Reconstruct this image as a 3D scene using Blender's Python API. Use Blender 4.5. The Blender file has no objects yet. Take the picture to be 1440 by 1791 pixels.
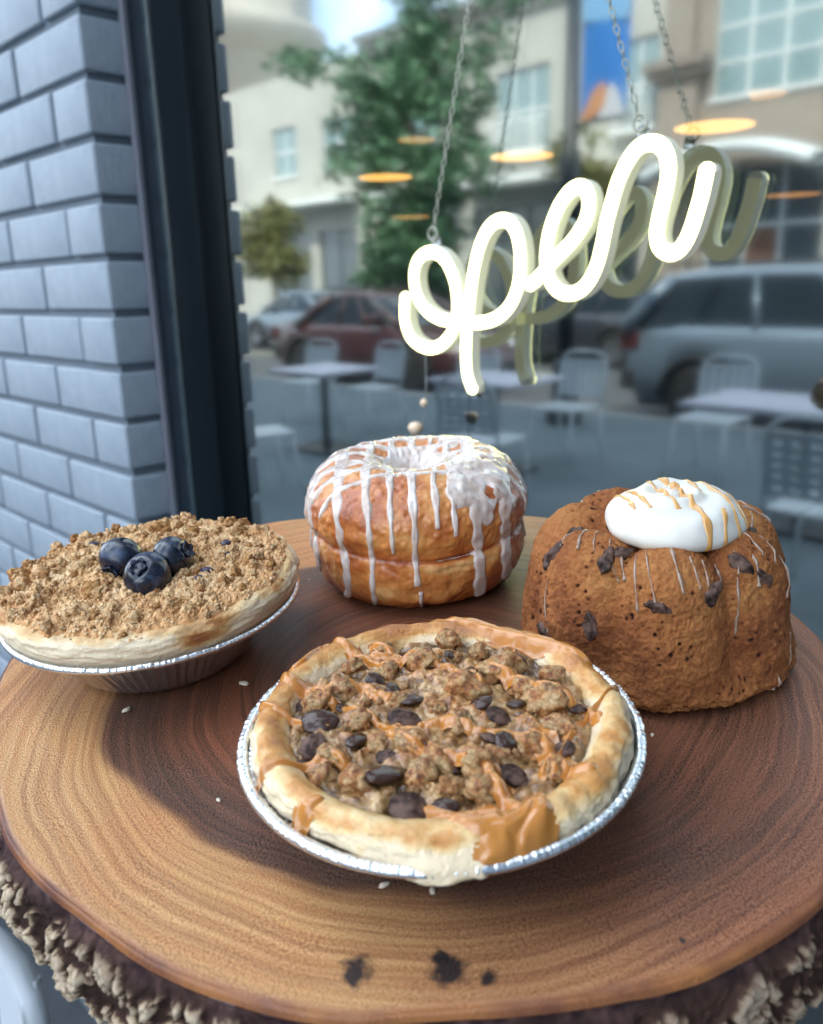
import bpy, bmesh, math, random
import numpy as np
from mathutils import Matrix, Vector
random.seed(7); RNG = np.random.RandomState(11)
SC = bpy.context.scene
COL = SC.collection

# ------------------------------------------------------------------ camera
cam_d = bpy.data.cameras.new('camera'); cam = bpy.data.objects.new('camera', cam_d); COL.objects.link(cam)
SC.camera = cam
def _cam_matrix(yaw, pitch, roll, loc):
    a, p, r = (math.radians(v) for v in (yaw, pitch, roll))
    fw = np.array([-math.cos(a), math.sin(a), 0]); rt = np.array([fw[1], -fw[0], 0]); up = np.array([0, 0, 1.])
    F = math.cos(p)*fw - math.sin(p)*up; U = math.sin(p)*fw + math.cos(p)*up
    R2 = math.cos(r)*rt - math.sin(r)*U; U2 = math.sin(r)*rt + math.cos(r)*U
    M = Matrix.Identity(4)
    for i in range(3):
        M[i][0] = R2[i]; M[i][1] = U2[i]; M[i][2] = -F[i]; M[i][3] = loc[i]
    return M
cam.matrix_world = _cam_matrix(44.6, 15.5, 1.4, (0, -.6, 1.45))
cam_d.sensor_fit = 'HORIZONTAL'; cam_d.sensor_width = 36; cam_d.lens = 36.05
cam_d.clip_start = .01; cam_d.clip_end = 500
cam_d.dof.use_dof = True; cam_d.dof.focus_distance = .25; cam_d.dof.aperture_fstop = 20.0

# ------------------------------------------------------------------ sky, sun, exposure
SUN_EL, SUN_AZ = math.radians(52), math.radians(14)      # sun stands behind the shop, so the shop front lies in open shade
w = bpy.data.worlds.new('World'); SC.world = w; w.use_nodes = True
nt = w.node_tree; nt.nodes.clear()
wo = nt.nodes.new('ShaderNodeOutputWorld'); bg = nt.nodes.new('ShaderNodeBackground')
sky = nt.nodes.new('ShaderNodeTexSky'); sky.sky_type = 'NISHITA'; sky.sun_disc = False
sky.sun_elevation = SUN_EL; sky.sun_rotation = SUN_AZ; sky.dust_density = 1.5
wn = nt.nodes.new('ShaderNodeTexNoise'); wn.inputs['Scale'].default_value = 3.2; wn.inputs['Detail'].default_value = 6
wr = nt.nodes.new('ShaderNodeValToRGB'); wr.color_ramp.elements[0].position = .40; wr.color_ramp.elements[1].position = .60
wt = nt.nodes.new('ShaderNodeTexCoord'); wx = nt.nodes.new('ShaderNodeMix'); wx.data_type = 'RGBA'
wx.inputs[7].default_value = (9.0, 9.9, 11.0, 1)
nt.links.new(wt.outputs['Generated'], wn.inputs['Vector']); nt.links.new(wn.outputs['Fac'], wr.inputs['Fac'])
nt.links.new(wr.outputs['Color'], wx.inputs[0]); nt.links.new(sky.outputs['Color'], wx.inputs[6])
nt.links.new(wx.outputs[2], bg.inputs['Color']); bg.inputs['Strength'].default_value = .12
nt.links.new(bg.outputs['Background'], wo.inputs['Surface'])
sd = bpy.data.lights.new('sun', 'SUN'); sd.energy = 2.2; sd.angle = math.radians(3); sd.color = (1, .93, .82)
sun = bpy.data.objects.new('sun', sd); COL.objects.link(sun)
sv = Vector((math.sin(SUN_AZ)*math.cos(SUN_EL), math.cos(SUN_AZ)*math.cos(SUN_EL), math.sin(SUN_EL)))
sun.rotation_euler = sv.to_track_quat('Z', 'Y').to_euler()
SC.view_settings.view_transform = 'Standard'; SC.view_settings.look = 'None'
SC.view_settings.gamma = 1; SC.view_settings.exposure = 2.2; SC.view_settings.use_curve_mapping = False
SC.render.engine = 'CYCLES'
SC.cycles.use_denoising = True; SC.cycles.denoiser = 'OPENIMAGEDENOISE'
SC.cycles.max_bounces = 8; SC.cycles.transparent_max_bounces = 8; SC.cycles.caustics_reflective = False; SC.cycles.caustics_refractive = False
SC.cycles.sample_clamp_indirect = 8

# ------------------------------------------------------------------ helpers
def sstep(a, b, x):
    t = np.clip((np.asarray(x, float)-a)/(b-a), 0, 1); return t*t*(3-2*t)
_perm = RNG.permutation(512).astype(np.int64); _perm = np.r_[_perm, _perm]
_g = RNG.normal(size=(512, 3)); _g /= np.linalg.norm(_g, axis=1)[:, None]
_cell = RNG.rand(512, 3)
def _h(i, j, k):
    return _perm[(_perm[(_perm[i & 511] + j) & 511] + k) & 511] & 511
def perlin(P):
    P = np.asarray(P, float); I = np.floor(P).astype(np.int64); f = P-I
    u = f*f*f*(f*(f*6-15)+10); out = 0
    for a in (0, 1):
        for b in (0, 1):
            for c in (0, 1):
                g = _g[_h(I[..., 0]+a, I[..., 1]+b, I[..., 2]+c)]
                d = (g*(f-np.array([a, b, c]))).sum(-1)
                wgt = (u[..., 0] if a else 1-u[..., 0])*(u[..., 1] if b else 1-u[..., 1])*(u[..., 2] if c else 1-u[..., 2])
                out = out + d*wgt
    return out*1.4
def fbm(P, octv=4, gain=.5):
    P = np.asarray(P, float); o = 0; a = 1
    for i in range(octv):
        o = o + a*perlin(P*2**i+17.3*i); a *= gain
    return o
def worley(P):
    P = np.asarray(P, float); I = np.floor(P).astype(np.int64); f = P-I
    f1 = np.full(P.shape[:-1], 9.); f2 = f1.copy()
    for a in (-1, 0, 1):
        for b in (-1, 0, 1):
            for c in (-1, 0, 1):
                q = _cell[_h(I[..., 0]+a, I[..., 1]+b, I[..., 2]+c)]+np.array([a, b, c])
                d = np.sqrt(((q-f)**2).sum(-1))
                f2 = np.where(d < f1, f1, np.minimum(f2, d)); f1 = np.minimum(f1, d)
    return f1, f2
def resample(pts, n, closed=False):
    P = np.asarray(pts, float)
    if closed: P = np.r_[P, P[:1]]
    E = np.r_[[2*P[0]-P[1]], P, [2*P[-1]-P[-2]]] if not closed else np.r_[[P[-2]], P, [P[1]]]
    out = []
    for i in range(1, len(E)-2):
        for t in np.linspace(0, 1, 16, endpoint=False):
            a, b, c, d = E[i-1], E[i], E[i+1], E[i+2]
            out.append(.5*(2*b+(c-a)*t+(2*a-5*b+4*c-d)*t*t+(3*b-a-3*c+d)*t**3))
    out.append(P[-1]); Q = np.array(out)
    s = np.r_[0, np.cumsum(np.linalg.norm(np.diff(Q, axis=0), axis=1))]
    u = np.linspace(0, s[-1], n)
    return np.stack([np.interp(u, s, Q[:, k]) for k in range(Q.shape[1])], 1)
def mesh_from(name, V, F, smooth=True, attr=None):
    me = bpy.data.meshes.new(name)
    V = np.asarray(V, np.float32).reshape(-1, 3)
    if isinstance(F, np.ndarray):
        n, k = F.shape
        me.vertices.add(len(V)); me.vertices.foreach_set('co', V.ravel())
        me.loops.add(n*k); me.loops.foreach_set('vertex_index', F.astype(np.int32).ravel())
        me.polygons.add(n); me.polygons.foreach_set('loop_start', np.arange(0, n*k, k, dtype=np.int32))
        me.update(calc_edges=True)
    else:
        me.from_pydata([tuple(v) for v in V], [], F); me.update()
    if smooth: me.polygons.foreach_set('use_smooth', np.ones(len(me.polygons), bool))
    for k_, v in (attr or {}).items():
        a = me.attributes.new(k_, 'FLOAT', 'POINT'); a.data.foreach_set('value', np.asarray(v, np.float32).ravel())
    me.validate()
    return me
def grid_faces(nu, nv, cu=False, cv=False):
    i = np.arange(nu if cu else nu-1); j = np.arange(nv if cv else nv-1)
    I, J = np.meshgrid(i, j, indexing='ij'); I2 = (I+1) % nu; J2 = (J+1) % nv
    return np.stack([I*nv+J, I2*nv+J, I2*nv+J2, I*nv+J2], -1).reshape(-1, 4)
def grid_mesh(name, P, cu=False, cv=False, attr=None, keep=None):
    nu, nv = P.shape[:2]; F = grid_faces(nu, nv, cu, cv); V = P.reshape(-1, 3)
    if keep is not None:
        k = keep.ravel(); F = F[k[F].any(1)]
        used = np.unique(F); m = np.full(len(V), -1); m[used] = np.arange(len(used)); F = m[F]; V = V[used]
        attr = {a: np.asarray(b).ravel()[used] for a, b in (attr or {}).items()}
    return mesh_from(name, V, F, True, attr)
def grid_normals(P, cu=True):
    du = (np.roll(P, -1, 0)-np.roll(P, 1, 0)) if cu else np.gradient(P, axis=0)
    dv = np.gradient(P, axis=1); n = np.cross(du, dv); l = np.linalg.norm(n, axis=-1, keepdims=True)
    return n/np.maximum(l, 1e-12)
def link(name, me, mat=None, parent=None, loc=None, rot=None):
    o = bpy.data.objects.new(name, me); COL.objects.link(o)
    if mat is not None and me is not None and not me.materials: me.materials.append(mat)
    if parent is not None: o.parent = parent
    if loc is not None: o.location = loc
    if rot is not None: o.rotation_euler = rot
    return o
def tag(o, label=None, cat=None, group=None, kind=None):
    if label: o['label'] = label
    if cat: o['category'] = cat
    if group: o['group'] = group
    if kind: o['kind'] = kind
    return o
def thing(name, label, cat, loc=(0, 0, 0), rz=0, group=None, matrix=None):
    o = bpy.data.objects.new(name, None); COL.objects.link(o); o.empty_display_size = .05
    if matrix is not None: o.matrix_world = matrix
    else: o.location = loc; o.rotation_euler = (0, 0, rz)
    return tag(o, label, cat, group)
def copy_tree(root, label=None, loc=None, rz=None, group=None):
    def cp(o, par):
        c = o.copy(); COL.objects.link(c)
        if par is not None: c.parent = par
        for ch in [x for x in KIDS.get(o.name, [])]: cp(ch, c)
        return c
    KIDS = {}
    for x in list(COL.objects):
        if x.parent is not None: KIDS.setdefault(x.parent.name, []).append(x)
    r = cp(root, None)
    if label: r['label'] = label
    if loc is not None: r.location = loc
    if rz is not None: r.rotation_euler = (0, 0, rz)
    if group: r['group'] = group
    return r
class MB:
    """collects boxes, tubes and lathes and links them as one mesh"""
    def __init__(s): s.V = []; s.F = []
    def add(s, V, F):
        b = len(s.V); s.V += [tuple(v) for v in V]; s.F += [tuple(b+i for i in f) for f in F]; return s
    def box(s, lo, hi, rot=None):
        x0, y0, z0 = lo; x1, y1, z1 = hi
        V = [(x0, y0, z0), (x1, y0, z0), (x1, y1, z0), (x0, y1, z0), (x0, y0, z1), (x1, y0, z1), (x1, y1, z1), (x0, y1, z1)]
        if rot is not None: V = [rot @ Vector(v) for v in V]
        return s.add(V, [(0, 3, 2, 1), (4, 5, 6, 7), (0, 1, 5, 4), (1, 2, 6, 5), (2, 3, 7, 6), (3, 0, 4, 7)])
    def tube(s, pts, r, n=10, cap=True, closed=False, squash=None):
        P = np.asarray(pts, float); m = len(P); R = np.broadcast_to(np.asarray(r, float), (m,))
        T = np.gradient(P, axis=0) if not closed else np.roll(P, -1, 0)-np.roll(P, 1, 0)
        T /= np.maximum(np.linalg.norm(T, axis=1, keepdims=True), 1e-9)
        ref = np.array([0, 0, 1.]) if abs(T[0][2]) < .9 else np.array([1., 0, 0])
        N = np.cross(ref, T[0]); N /= np.linalg.norm(N); V = []
        for i in range(m):
            N = N-T[i]*(N@T[i]); N /= np.linalg.norm(N); Bn = np.cross(T[i], N)
            for k in range(n):
                a = 2*math.pi*k/n; V.append(P[i]+R[i]*(math.cos(a)*N+math.sin(a)*Bn))
        F = []
        for i in range(m if closed else m-1):
            for k in range(n):
                i2 = (i+1) % m; k2 = (k+1) % n; F.append((i*n+k, i*n+k2, i2*n+k2, i2*n+k))
        if cap and not closed: F += [tuple(range(n))[::-1], tuple((m-1)*n+k for k in range(n))]
        return s.add(V, F)
    def lathe(s, prof, n=24, M=None):
        V = []
        for r, z in prof:
            for k in range(n):
                a = 2*math.pi*k/n; v = Vector((r*math.cos(a), r*math.sin(a), z)); V.append(M @ v if M is not None else v)
        F = [(i*n+k, i*n+(k+1) % n, (i+1)*n+(k+1) % n, (i+1)*n+k) for i in range(len(prof)-1) for k in range(n)]
        F += [tuple(range(n))[::-1], tuple((len(prof)-1)*n+k for k in range(n))]
        return s.add(V, F)
    def mesh(s, name, smooth=False, bevel=0, seg=2):
        me = mesh_from(name, np.array(s.V), s.F, smooth)
        if bevel:
            bm = bmesh.new(); bm.from_mesh(me)
            bmesh.ops.bevel(bm, geom=[e for e in bm.edges], offset=bevel, segments=seg, affect='EDGES', profile=.6)
            bm.to_mesh(me); bm.free()
            if smooth: me.polygons.foreach_set('use_smooth', np.ones(len(me.polygons), bool))
        return me
    def put(s, name, mat, parent=None, smooth=False, bevel=0, loc=None, rot=None, seg=2):
        return link(name, s.mesh(name, smooth, bevel, seg), mat, parent, loc, rot)

# ------------------------------------------------------------------ materials
def pmat(name, col, rough=.5, metal=0, spec=.5, coat=0, coat_r=.1, sss=0, sss_r=(.01, .005, .003), trans=0):
    m = bpy.data.materials.new(name); m.use_nodes = True; b = m.node_tree.nodes['Principled BSDF']
    b.inputs['Base Color'].default_value = (*col, 1); b.inputs['Roughness'].default_value = rough
    b.inputs['Metallic'].default_value = metal; b.inputs['Specular IOR Level'].default_value = spec
    b.inputs['Coat Weight'].default_value = coat; b.inputs['Coat Roughness'].default_value = coat_r
    if sss: b.inputs['Subsurface Weight'].default_value = sss; b.inputs['Subsurface Radius'].default_value = sss_r; b.inputs['Subsurface Scale'].default_value = 1
    if trans: b.inputs['Transmission Weight'].default_value = trans
    return m
def N(m, t, **kw):
    n = m.node_tree.nodes.new(t)
    for k, v in kw.items():
        if k in n.inputs.keys(): n.inputs[k].default_value = v
        else: setattr(n, k, v)
    return n
def L(m, a, b): m.node_tree.links.new(a, b)
def bsdf(m): return m.node_tree.nodes['Principled BSDF']
def coord(m, kind='Object', scale=None):
    t = N(m, 'ShaderNodeTexCoord').outputs[kind]
    if scale is not None:
        mp = N(m, 'ShaderNodeMapping'); mp.inputs['Scale'].default_value = scale; L(m, t, mp.inputs['Vector']); return mp.outputs['Vector']
    return t
def ramp(m, fac, stops, interp='LINEAR'):
    r = N(m, 'ShaderNodeValToRGB'); cr = r.color_ramp; cr.interpolation = interp
    while len(cr.elements) < len(stops): cr.elements.new(.5)
    for e, (p, c) in zip(cr.elements, stops):
        e.position = p; e.color = (*c, 1) if len(c) == 3 else c
    L(m, fac, r.inputs['Fac']); return r.outputs['Color']
def noise(m, scale, detail=4, rough=.55, vec=None, dist=0):
    n = N(m, 'ShaderNodeTexNoise'); n.inputs['Scale'].default_value = scale; n.inputs['Detail'].default_value = detail
    n.inputs['Roughness'].default_value = rough; n.inputs['Distortion'].default_value = dist
    L(m, vec if vec is not None else coord(m), n.inputs['Vector']); return n.outputs['Fac']
def mixc(m, fac, a, b, mode='MIX'):
    x = N(m, 'ShaderNodeMix'); x.data_type = 'RGBA'; x.blend_type = mode
    for s, v in ((0, fac), (6, a), (7, b)):
        if isinstance(v, (int, float)): x.inputs[s].default_value = v
        elif isinstance(v, tuple): x.inputs[s].default_value = (*v, 1)
        else: L(m, v, x.inputs[s])
    return x.outputs[2]
def math_(m, op, a, b=None, clamp=False):
    x = N(m, 'ShaderNodeMath'); x.operation = op; x.use_clamp = clamp
    for s, v in ((0, a), (1, b)):
        if v is None: continue
        if isinstance(v, (int, float)): x.inputs[s].default_value = v
        else: L(m, v, x.inputs[s])
    return x.outputs[0]
def attr(m, name):
    return N(m, 'ShaderNodeAttribute', attribute_name=name).outputs['Fac']
def bump(m, h, strength=.3, dist=.001, normal=None):
    b = N(m, 'ShaderNodeBump'); b.inputs['Strength'].default_value = strength; b.inputs['Distance'].default_value = dist
    L(m, h, b.inputs['Height'])
    if normal is not None: L(m, normal, b.inputs['Normal'])
    L(m, b.outputs['Normal'], bsdf(m).inputs['Normal']); return b.outputs['Normal']
def base(m, c): L(m, c, bsdf(m).inputs['Base Color'])
def varied(name, c0, c1, scale, rough=.6, bstr=.2, bdist=.002, **kw):
    m = pmat(name, c0, rough, **kw); f = noise(m, scale, 5)
    base(m, ramp(m, f, [(.3, c0), (.7, c1)]))
    if bstr: bump(m, f, bstr, bdist)
    return m
def emat(name, col, strength):
    m = bpy.data.materials.new(name); m.use_nodes = True; b = bsdf(m)
    b.inputs['Base Color'].default_value = (*[min(c, .8) for c in col], 1); b.inputs['Emission Color'].default_value = (*col, 1); b.inputs['Emission Strength'].default_value = strength
    return m
MAT = {}
MAT['concrete'] = varied('concrete', (.088, .118, .136), (.128, .158, .176), 1.6, .85, .1, .004)
MAT['kerb'] = varied('kerb', (.30, .30, .30), (.38, .38, .37), 3, .85)
MAT['asphalt'] = varied('asphalt', (.045, .048, .052), (.07, .072, .076), 9, .8, .3, .005)
MAT['dark_metal'] = pmat('dark_metal', (.008, .015, .022), .36, 0, .38)
MAT['chain_metal'] = pmat('chain_metal', (.38, .38, .31), .36, 1)
MAT['white_metal'] = pmat('white_metal', (.60, .64, .67), .38)
MAT['foil'] = pmat('foil', (.86, .87, .88), .26, 1)
_m = MAT['foil']; bump(_m, noise(_m, 900, 3), .12, .0004)
MAT['rubber'] = pmat('rubber', (.012, .012, .013), .75)
MAT['rim_metal'] = pmat('rim_metal', (.25, .26, .28), .35, .9)
MAT['car_glass'] = pmat('car_glass', (.012, .018, .024), .06, 0, .6)
MAT['cladding'] = pmat('cladding', (.015, .017, .02), .6)
MAT['paint_silver'] = pmat('paint_silver', (.16, .205, .255), .30, .45, coat=.7, coat_r=.06)
MAT['paint_maroon'] = pmat('paint_maroon', (.050, .014, .014), .35, .2, coat=.7, coat_r=.06)
MAT['paint_dark'] = pmat('paint_dark', (.03, .035, .045), .35, .2, coat=.7, coat_r=.06)
MAT['red_lamp'] = pmat('red_lamp', (.07, .008, .008), .25)
MAT['clear_lamp'] = pmat('clear_lamp', (.6, .62, .65), .15)
MAT['table_top'] = pmat('table_top', (.48, .47, .55), .45)
MAT['stucco'] = varied('stucco', (.37, .345, .30), (.43, .40, .35), .8, .9, .1, .01)
MAT['stucco_light'] = varied('stucco_light', (.38, .37, .33), (.45, .435, .39), .8, .9, .1, .01)
MAT['stucco_brown'] = varied('stucco_brown', (.25, .205, .17), (.30, .25, .21), .8, .9, .1, .01)
MAT['trim_white'] = pmat('trim_white', (.70, .71, .69), .6)
MAT['shop_pane'] = pmat('shop_pane', (.05, .065, .075), .08, 0, .8)
MAT['curtain_pane'] = pmat('curtain_pane', (.17, .25, .26), .12, 0, .8)
MAT['brown_door'] = pmat('brown_door', (.14, .06, .035), .5)
MAT['canvas'] = pmat('canvas', (.62, .66, .66), .8)
MAT['roof'] = pmat('roof', (.30, .29, .28), .8)
MAT['interior'] = pmat('interior', (.035, .035, .036), .8)
MAT['interior_floor'] = pmat('interior_floor', (.05, .045, .04), .5)
MAT['shade'] = pmat('shade', (.03, .028, .026), .4, .3)
MAT['lamp_glow'] = emat('lamp_glow', (1, .40, .10), 2.6)
MAT['lamp_glow_dim'] = emat('lamp_glow_dim', (1, .36, .10), .8)
MAT['neon'] = emat('neon', (1, .96, .42), 1.5)
MAT['neon_side'] = emat('neon_side', (.58, .60, .50), .085)
MAT['sign_back'] = emat('sign_back', (.52, .52, .34), .17)
MAT['clear_plastic'] = pmat('clear_plastic', (.75, .75, .72), .12, trans=.8)
MAT['warm_glint'] = pmat('warm_glint', (.8, .6, .42), .2)
MAT['bark_trunk'] = varied('bark_trunk', (.07, .05, .035), (.12, .09, .065), 8, .9)
def leaf_mat(name, c0, c1):
    m = pmat(name, c0, .55); base(m, ramp(m, noise(m, 1.3, 3), [(.35, c0), (.65, c1)])); return m
MAT['leaf_dark'] = leaf_mat('leaf_dark', (.045, .12, .060), (.105, .21, .10))
MAT['leaf_olive'] = leaf_mat('leaf_olive', (.12, .13, .035), (.20, .19, .06))
MAT['banner_blue'] = pmat('banner_blue', (.035, .20, .58), .7)
MAT['banner_pale'] = pmat('banner_pale', (.22, .45, .72), .7)
MAT['print_orange'] = pmat('print_orange', (.62, .27, .10), .7)
MAT['print_white'] = pmat('print_white', (.60, .62, .66), .7)
# painted brick
m = pmat('brick_paint', (.31, .345, .40), .55); MAT['brick'] = m
f = noise(m, 26, 8, .68); base(m, ramp(m, f, [(.3, (.225, .275, .325)), (.7, (.30, .350, .400))]))
f2 = noise(m, 160, 5, .65); bump(m, f2, .6, .0022)
m = pmat('mortar_paint', (.13, .165, .20), .7); MAT['mortar'] = m; bump(m, noise(m, 220, 4), .4, .001)
# shop glass: coated pane, part mirror, part clear
m = bpy.data.materials.new('shop_glass'); m.use_nodes = True; ntg = m.node_tree; ntg.nodes.clear(); MAT['shop_glass'] = m
_o = ntg.nodes.new('ShaderNodeOutputMaterial'); _x = ntg.nodes.new('ShaderNodeMixShader'); _t = ntg.nodes.new('ShaderNodeBsdfTransparent'); _gl = ntg.nodes.new('ShaderNodeBsdfGlossy')
_t.inputs['Color'].default_value = (.50, .56, .54, 1); _gl.inputs['Color'].default_value = (.93, 1, .985, 1); _gl.inputs['Roughness'].default_value = .045
_lw = ntg.nodes.new('ShaderNodeLayerWeight'); _lw.inputs['Blend'].default_value = .5; _fr = ntg.nodes.new('ShaderNodeMath'); _fr.operation = 'POWER'; _fr.inputs[1].default_value = 4.0; ntg.links.new(_lw.outputs['Facing'], _fr.inputs[0])
_ma = ntg.nodes.new('ShaderNodeMath'); _ma.operation = 'ADD'; _ma.use_clamp = True; _ma.inputs[1].default_value = .36
ntg.links.new(_fr.outputs[0], _ma.inputs[0]); ntg.links.new(_ma.outputs[0], _x.inputs[0])
ntg.links.new(_t.outputs[0], _x.inputs[1]); ntg.links.new(_gl.outputs[0], _x.inputs[2]); ntg.links.new(_x.outputs[0], _o.inputs['Surface'])

# ------------------------------------------------------------------ setting: ground, street, interior
YG = -.025                                                  # plane of the shop's glass
def RY(yv): return 2*YG-yv                                  # depth behind the pane -> the place in the street it mirrors
MB().box((-60, RY(7.3), -.4), (40, -.03, 0)).put('pavement', MAT['concrete'])['kind'] = 'structure'
MB().box((-60, RY(7.3)-.16, -.4), (40, RY(7.3)-.004, .004)).put('kerb', MAT['kerb'])['kind'] = 'structure'
MB().box((-120, RY(15.4), -.6), (90, RY(7.3)-.165, -.15)).put('road', MAT['asphalt'])['kind'] = 'structure'
MB().box((-120, -200, -.5), (90, RY(15.4)-.004, -.005)).put('far_pavement', MAT['concrete'])['kind'] = 'structure'
MB().box((-120, -.02, -.6), (90, 150, -.07)).put('ground', MAT['asphalt'])['kind'] = 'structure'
MB().box((-9, -1.25, -.01), (4, -.128, .0042)).put('ground_shade_strip', varied('ground_shade_dark', (.022, .028, .034), (.036, .043, .050), 12, .8, .2, .003))['kind'] = 'structure'  # dark strip standing in for the shade on the ground by the wall
jm = MB()
for k in range(1, 5): jm.box((-30, RY(k*1.5)-.004, -.01), (20, RY(k*1.5)+.004, .0015))
for k in range(-16, 10): jm.box((k*1.5-.004, RY(7.2), -.01), (k*1.5+.004, -1.26, .0018))
o = jm.put('pavement_joints', pmat('joint', (.09, .095, .10), .9)); o['kind'] = 'structure'
lm_ = MB()
for k in range(-14, 8): lm_.box((k*3., RY(11.4)-.05, -.16), (k*3.+1.5, RY(11.4)+.05, -.146))
lm_.put('road_markings', pmat('road_paint', (.6, .55, .3), .7))['kind'] = 'structure'
for nm, lo, hi, mt in (('interior_floor', (-7, .06, -.06), (5, 7.5, .06), 'interior_floor'), ('interior_back_wall', (-7, 7.5, -.06), (5, 7.6, 3.4), 'interior'),
                       ('interior_side_wall', (-7.1, .26, -.06), (-7, 7.6, 3.4), 'interior'), ('interior_end_wall', (5, .26, -.06), (5.1, 7.6, 3.4), 'interior'), ('interior_ceiling', (-7.1, .26, 3.4), (5.1, 7.6, 3.5), 'interior')):
    MB().box(lo, hi).put(nm, MAT[mt])['kind'] = 'structure'

# ------------------------------------------------------------------ brick pier with every brick
XC, YW = -1.0007, -.1239                                      # outer corner of the pier
CH, BL, JT = .0673, .2015, .0095
pier = thing('brick_wall', 'blue-grey painted brick wall beside the shop window, left of the dark frame', 'wall')
MB().box((-3.6, YW+.0075, 0), (XC-.0075, .25, 10.5)).put('mortar', MAT['mortar'], pier)
def brick_mesh(length):
    return MB().box((-length, 0, 0), (0, .085, CH-JT)).mesh('brick', True, .0036)
me_full, me_half = brick_mesh(BL-JT), brick_mesh(BL/2-JT)
for me_ in (me_full, me_half): me_.materials.append(MAT['brick'])
z0 = 1.758-CH*22+JT/2
for r in range(36):
    x = XC; full = (r % 2 == 1); first = True
    for c in range(7):
        me_ = me_half if (first and not full) else me_full
        b = link('brick', me_, None, pier, (x, YW+random.uniform(-.0012, .0012), z0+r*CH+random.uniform(-.0008, .0008)), (random.uniform(-.004, .004), 0, random.uniform(-.003, .003)))
        x -= (BL/2 if (first and not full) else BL); first = False
upper = MB().box((-3.6, YW, z0+36*CH), (XC, .25, 10.5)); upper.put('upper_wall', MAT['brick'], pier)
shop = thing('shop_front', 'tall grey shop building wall above and beside the window', 'building')
MB().box((XC+.001, YW+.02, 2.72), (2.6, .25, 10.5)).put('lintel_wall', MAT['brick'], shop)
MB().box((2.301, YW+.02, 0), (9, .25, 10.5)).put('side_wall', MAT['brick'], shop)
MB().box((-30, YW, 0), (-3.602, .25, 10.5)).put('side_wall', MAT['brick'], shop)
MB().box((XC+.001, YW+.03, 0), (2.3, .25, .36)).put('bulkhead', MAT['brick'], shop)
MB().box((-30, .3, 3.6), (9, 12, 10.4)).put('upper_storeys', MAT['brick'], shop)
MB().box((1.75, -3.2, 0), (2.15, YW+.019, 10.5)).put('added_shade_wall', MAT['brick'], shop)  # unseen wall added to shade the window recess from the right
# ------------------------------------------------------------------ window: frame and glass
XJ = -.944
win = thing('shop_window', 'large shop window in a dark metal frame mirroring the street', 'window')
fm = MB(); fm.box((XC+.0005, -.066, .36), (XJ, -.018, 2.72)); fm.put('jamb', MAT['dark_metal'], win, True, .003)
fm = MB(); fm.box((XC+.0008, -.0745, .362), (XC+.012, -.0655, 2.718)); fm.put('frame_seal', pmat('seal', (.13, .14, .165), .6), win, True, .002)
fm = MB(); fm.box((XJ-.010, -.0695, .364), (XJ+.0015, -.0655, 2.716)); fm.put('glazing_bead', pmat('bead', (.02, .035, .04), .22, coat=.6), win, True, .0015)
MB().box((2.24, -.066, .36), (2.3, -.018, 2.72)).put('jamb', MAT['dark_metal'], win, True, .003)
MB().box((XJ+.001, -.066, 2.66), (2.239, -.018, 2.719)).put('head_rail', MAT['dark_metal'], win, True, .003)
MB().box((XJ+.001, -.066, .361), (2.239, -.018, .42)).put('sill', MAT['dark_metal'], win, True, .003)
MB().box((XJ-.012, YG, .41), (2.25, YG+.006, 2.67)).put('glass_pane', MAT['shop_glass'], win)
MB().box((.62, -.060, .42), (.665, -.028, 2.66)).put('mullion', MAT['dark_metal'], win, True, .003)

# ------------------------------------------------------------------ neon sign
SIGN1=[(-0.5424, 1.4377), (-0.5434, 1.4274), (-0.5431, 1.4171), (-0.5391, 1.4068), (-0.5327, 1.4), (-0.5229, 1.3957), (-0.5117, 1.3943), (-0.5005, 1.3972), (-0.4911, 1.4035), (-0.4843, 1.4114), (-0.4809, 1.4201), (-0.4796, 1.4298), (-0.4801, 1.4395), (-0.4823, 1.4501), (-0.4864, 1.4587), (-0.4922, 1.4673), (-0.4991, 1.4724), (-0.5082, 1.4754), (-0.5176, 1.4742), (-0.5247, 1.47), (-0.529, 1.4631), (-0.5306, 1.4554), (-0.5296, 1.4465), (-0.5259, 1.4376), (-0.5197, 1.4298), (-0.511, 1.4238), (-0.5001, 1.4199), (-0.4864, 1.4179), (-0.4715, 1.417), (-0.457, 1.4172), (-0.4444, 1.4189), (-0.4334, 1.4232), (-0.4246, 1.43), (-0.4184, 1.439), (-0.4149, 1.4489), (-0.4135, 1.4588), (-0.4137, 1.4705), (-0.4159, 1.4812), (-0.4196, 1.4891), (-0.4248, 1.4943), (-0.4313, 1.4962), (-0.4379, 1.4955), (-0.4446, 1.492), (-0.4508, 1.485), (-0.4555, 1.4762), (-0.4597, 1.4642), (-0.4632, 1.4498), (-0.4661, 1.4331), (-0.4686, 1.416), (-0.4699, 1.3987), (-0.47, 1.3833), (-0.4683, 1.3723), (-0.4639, 1.3626)]
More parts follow.
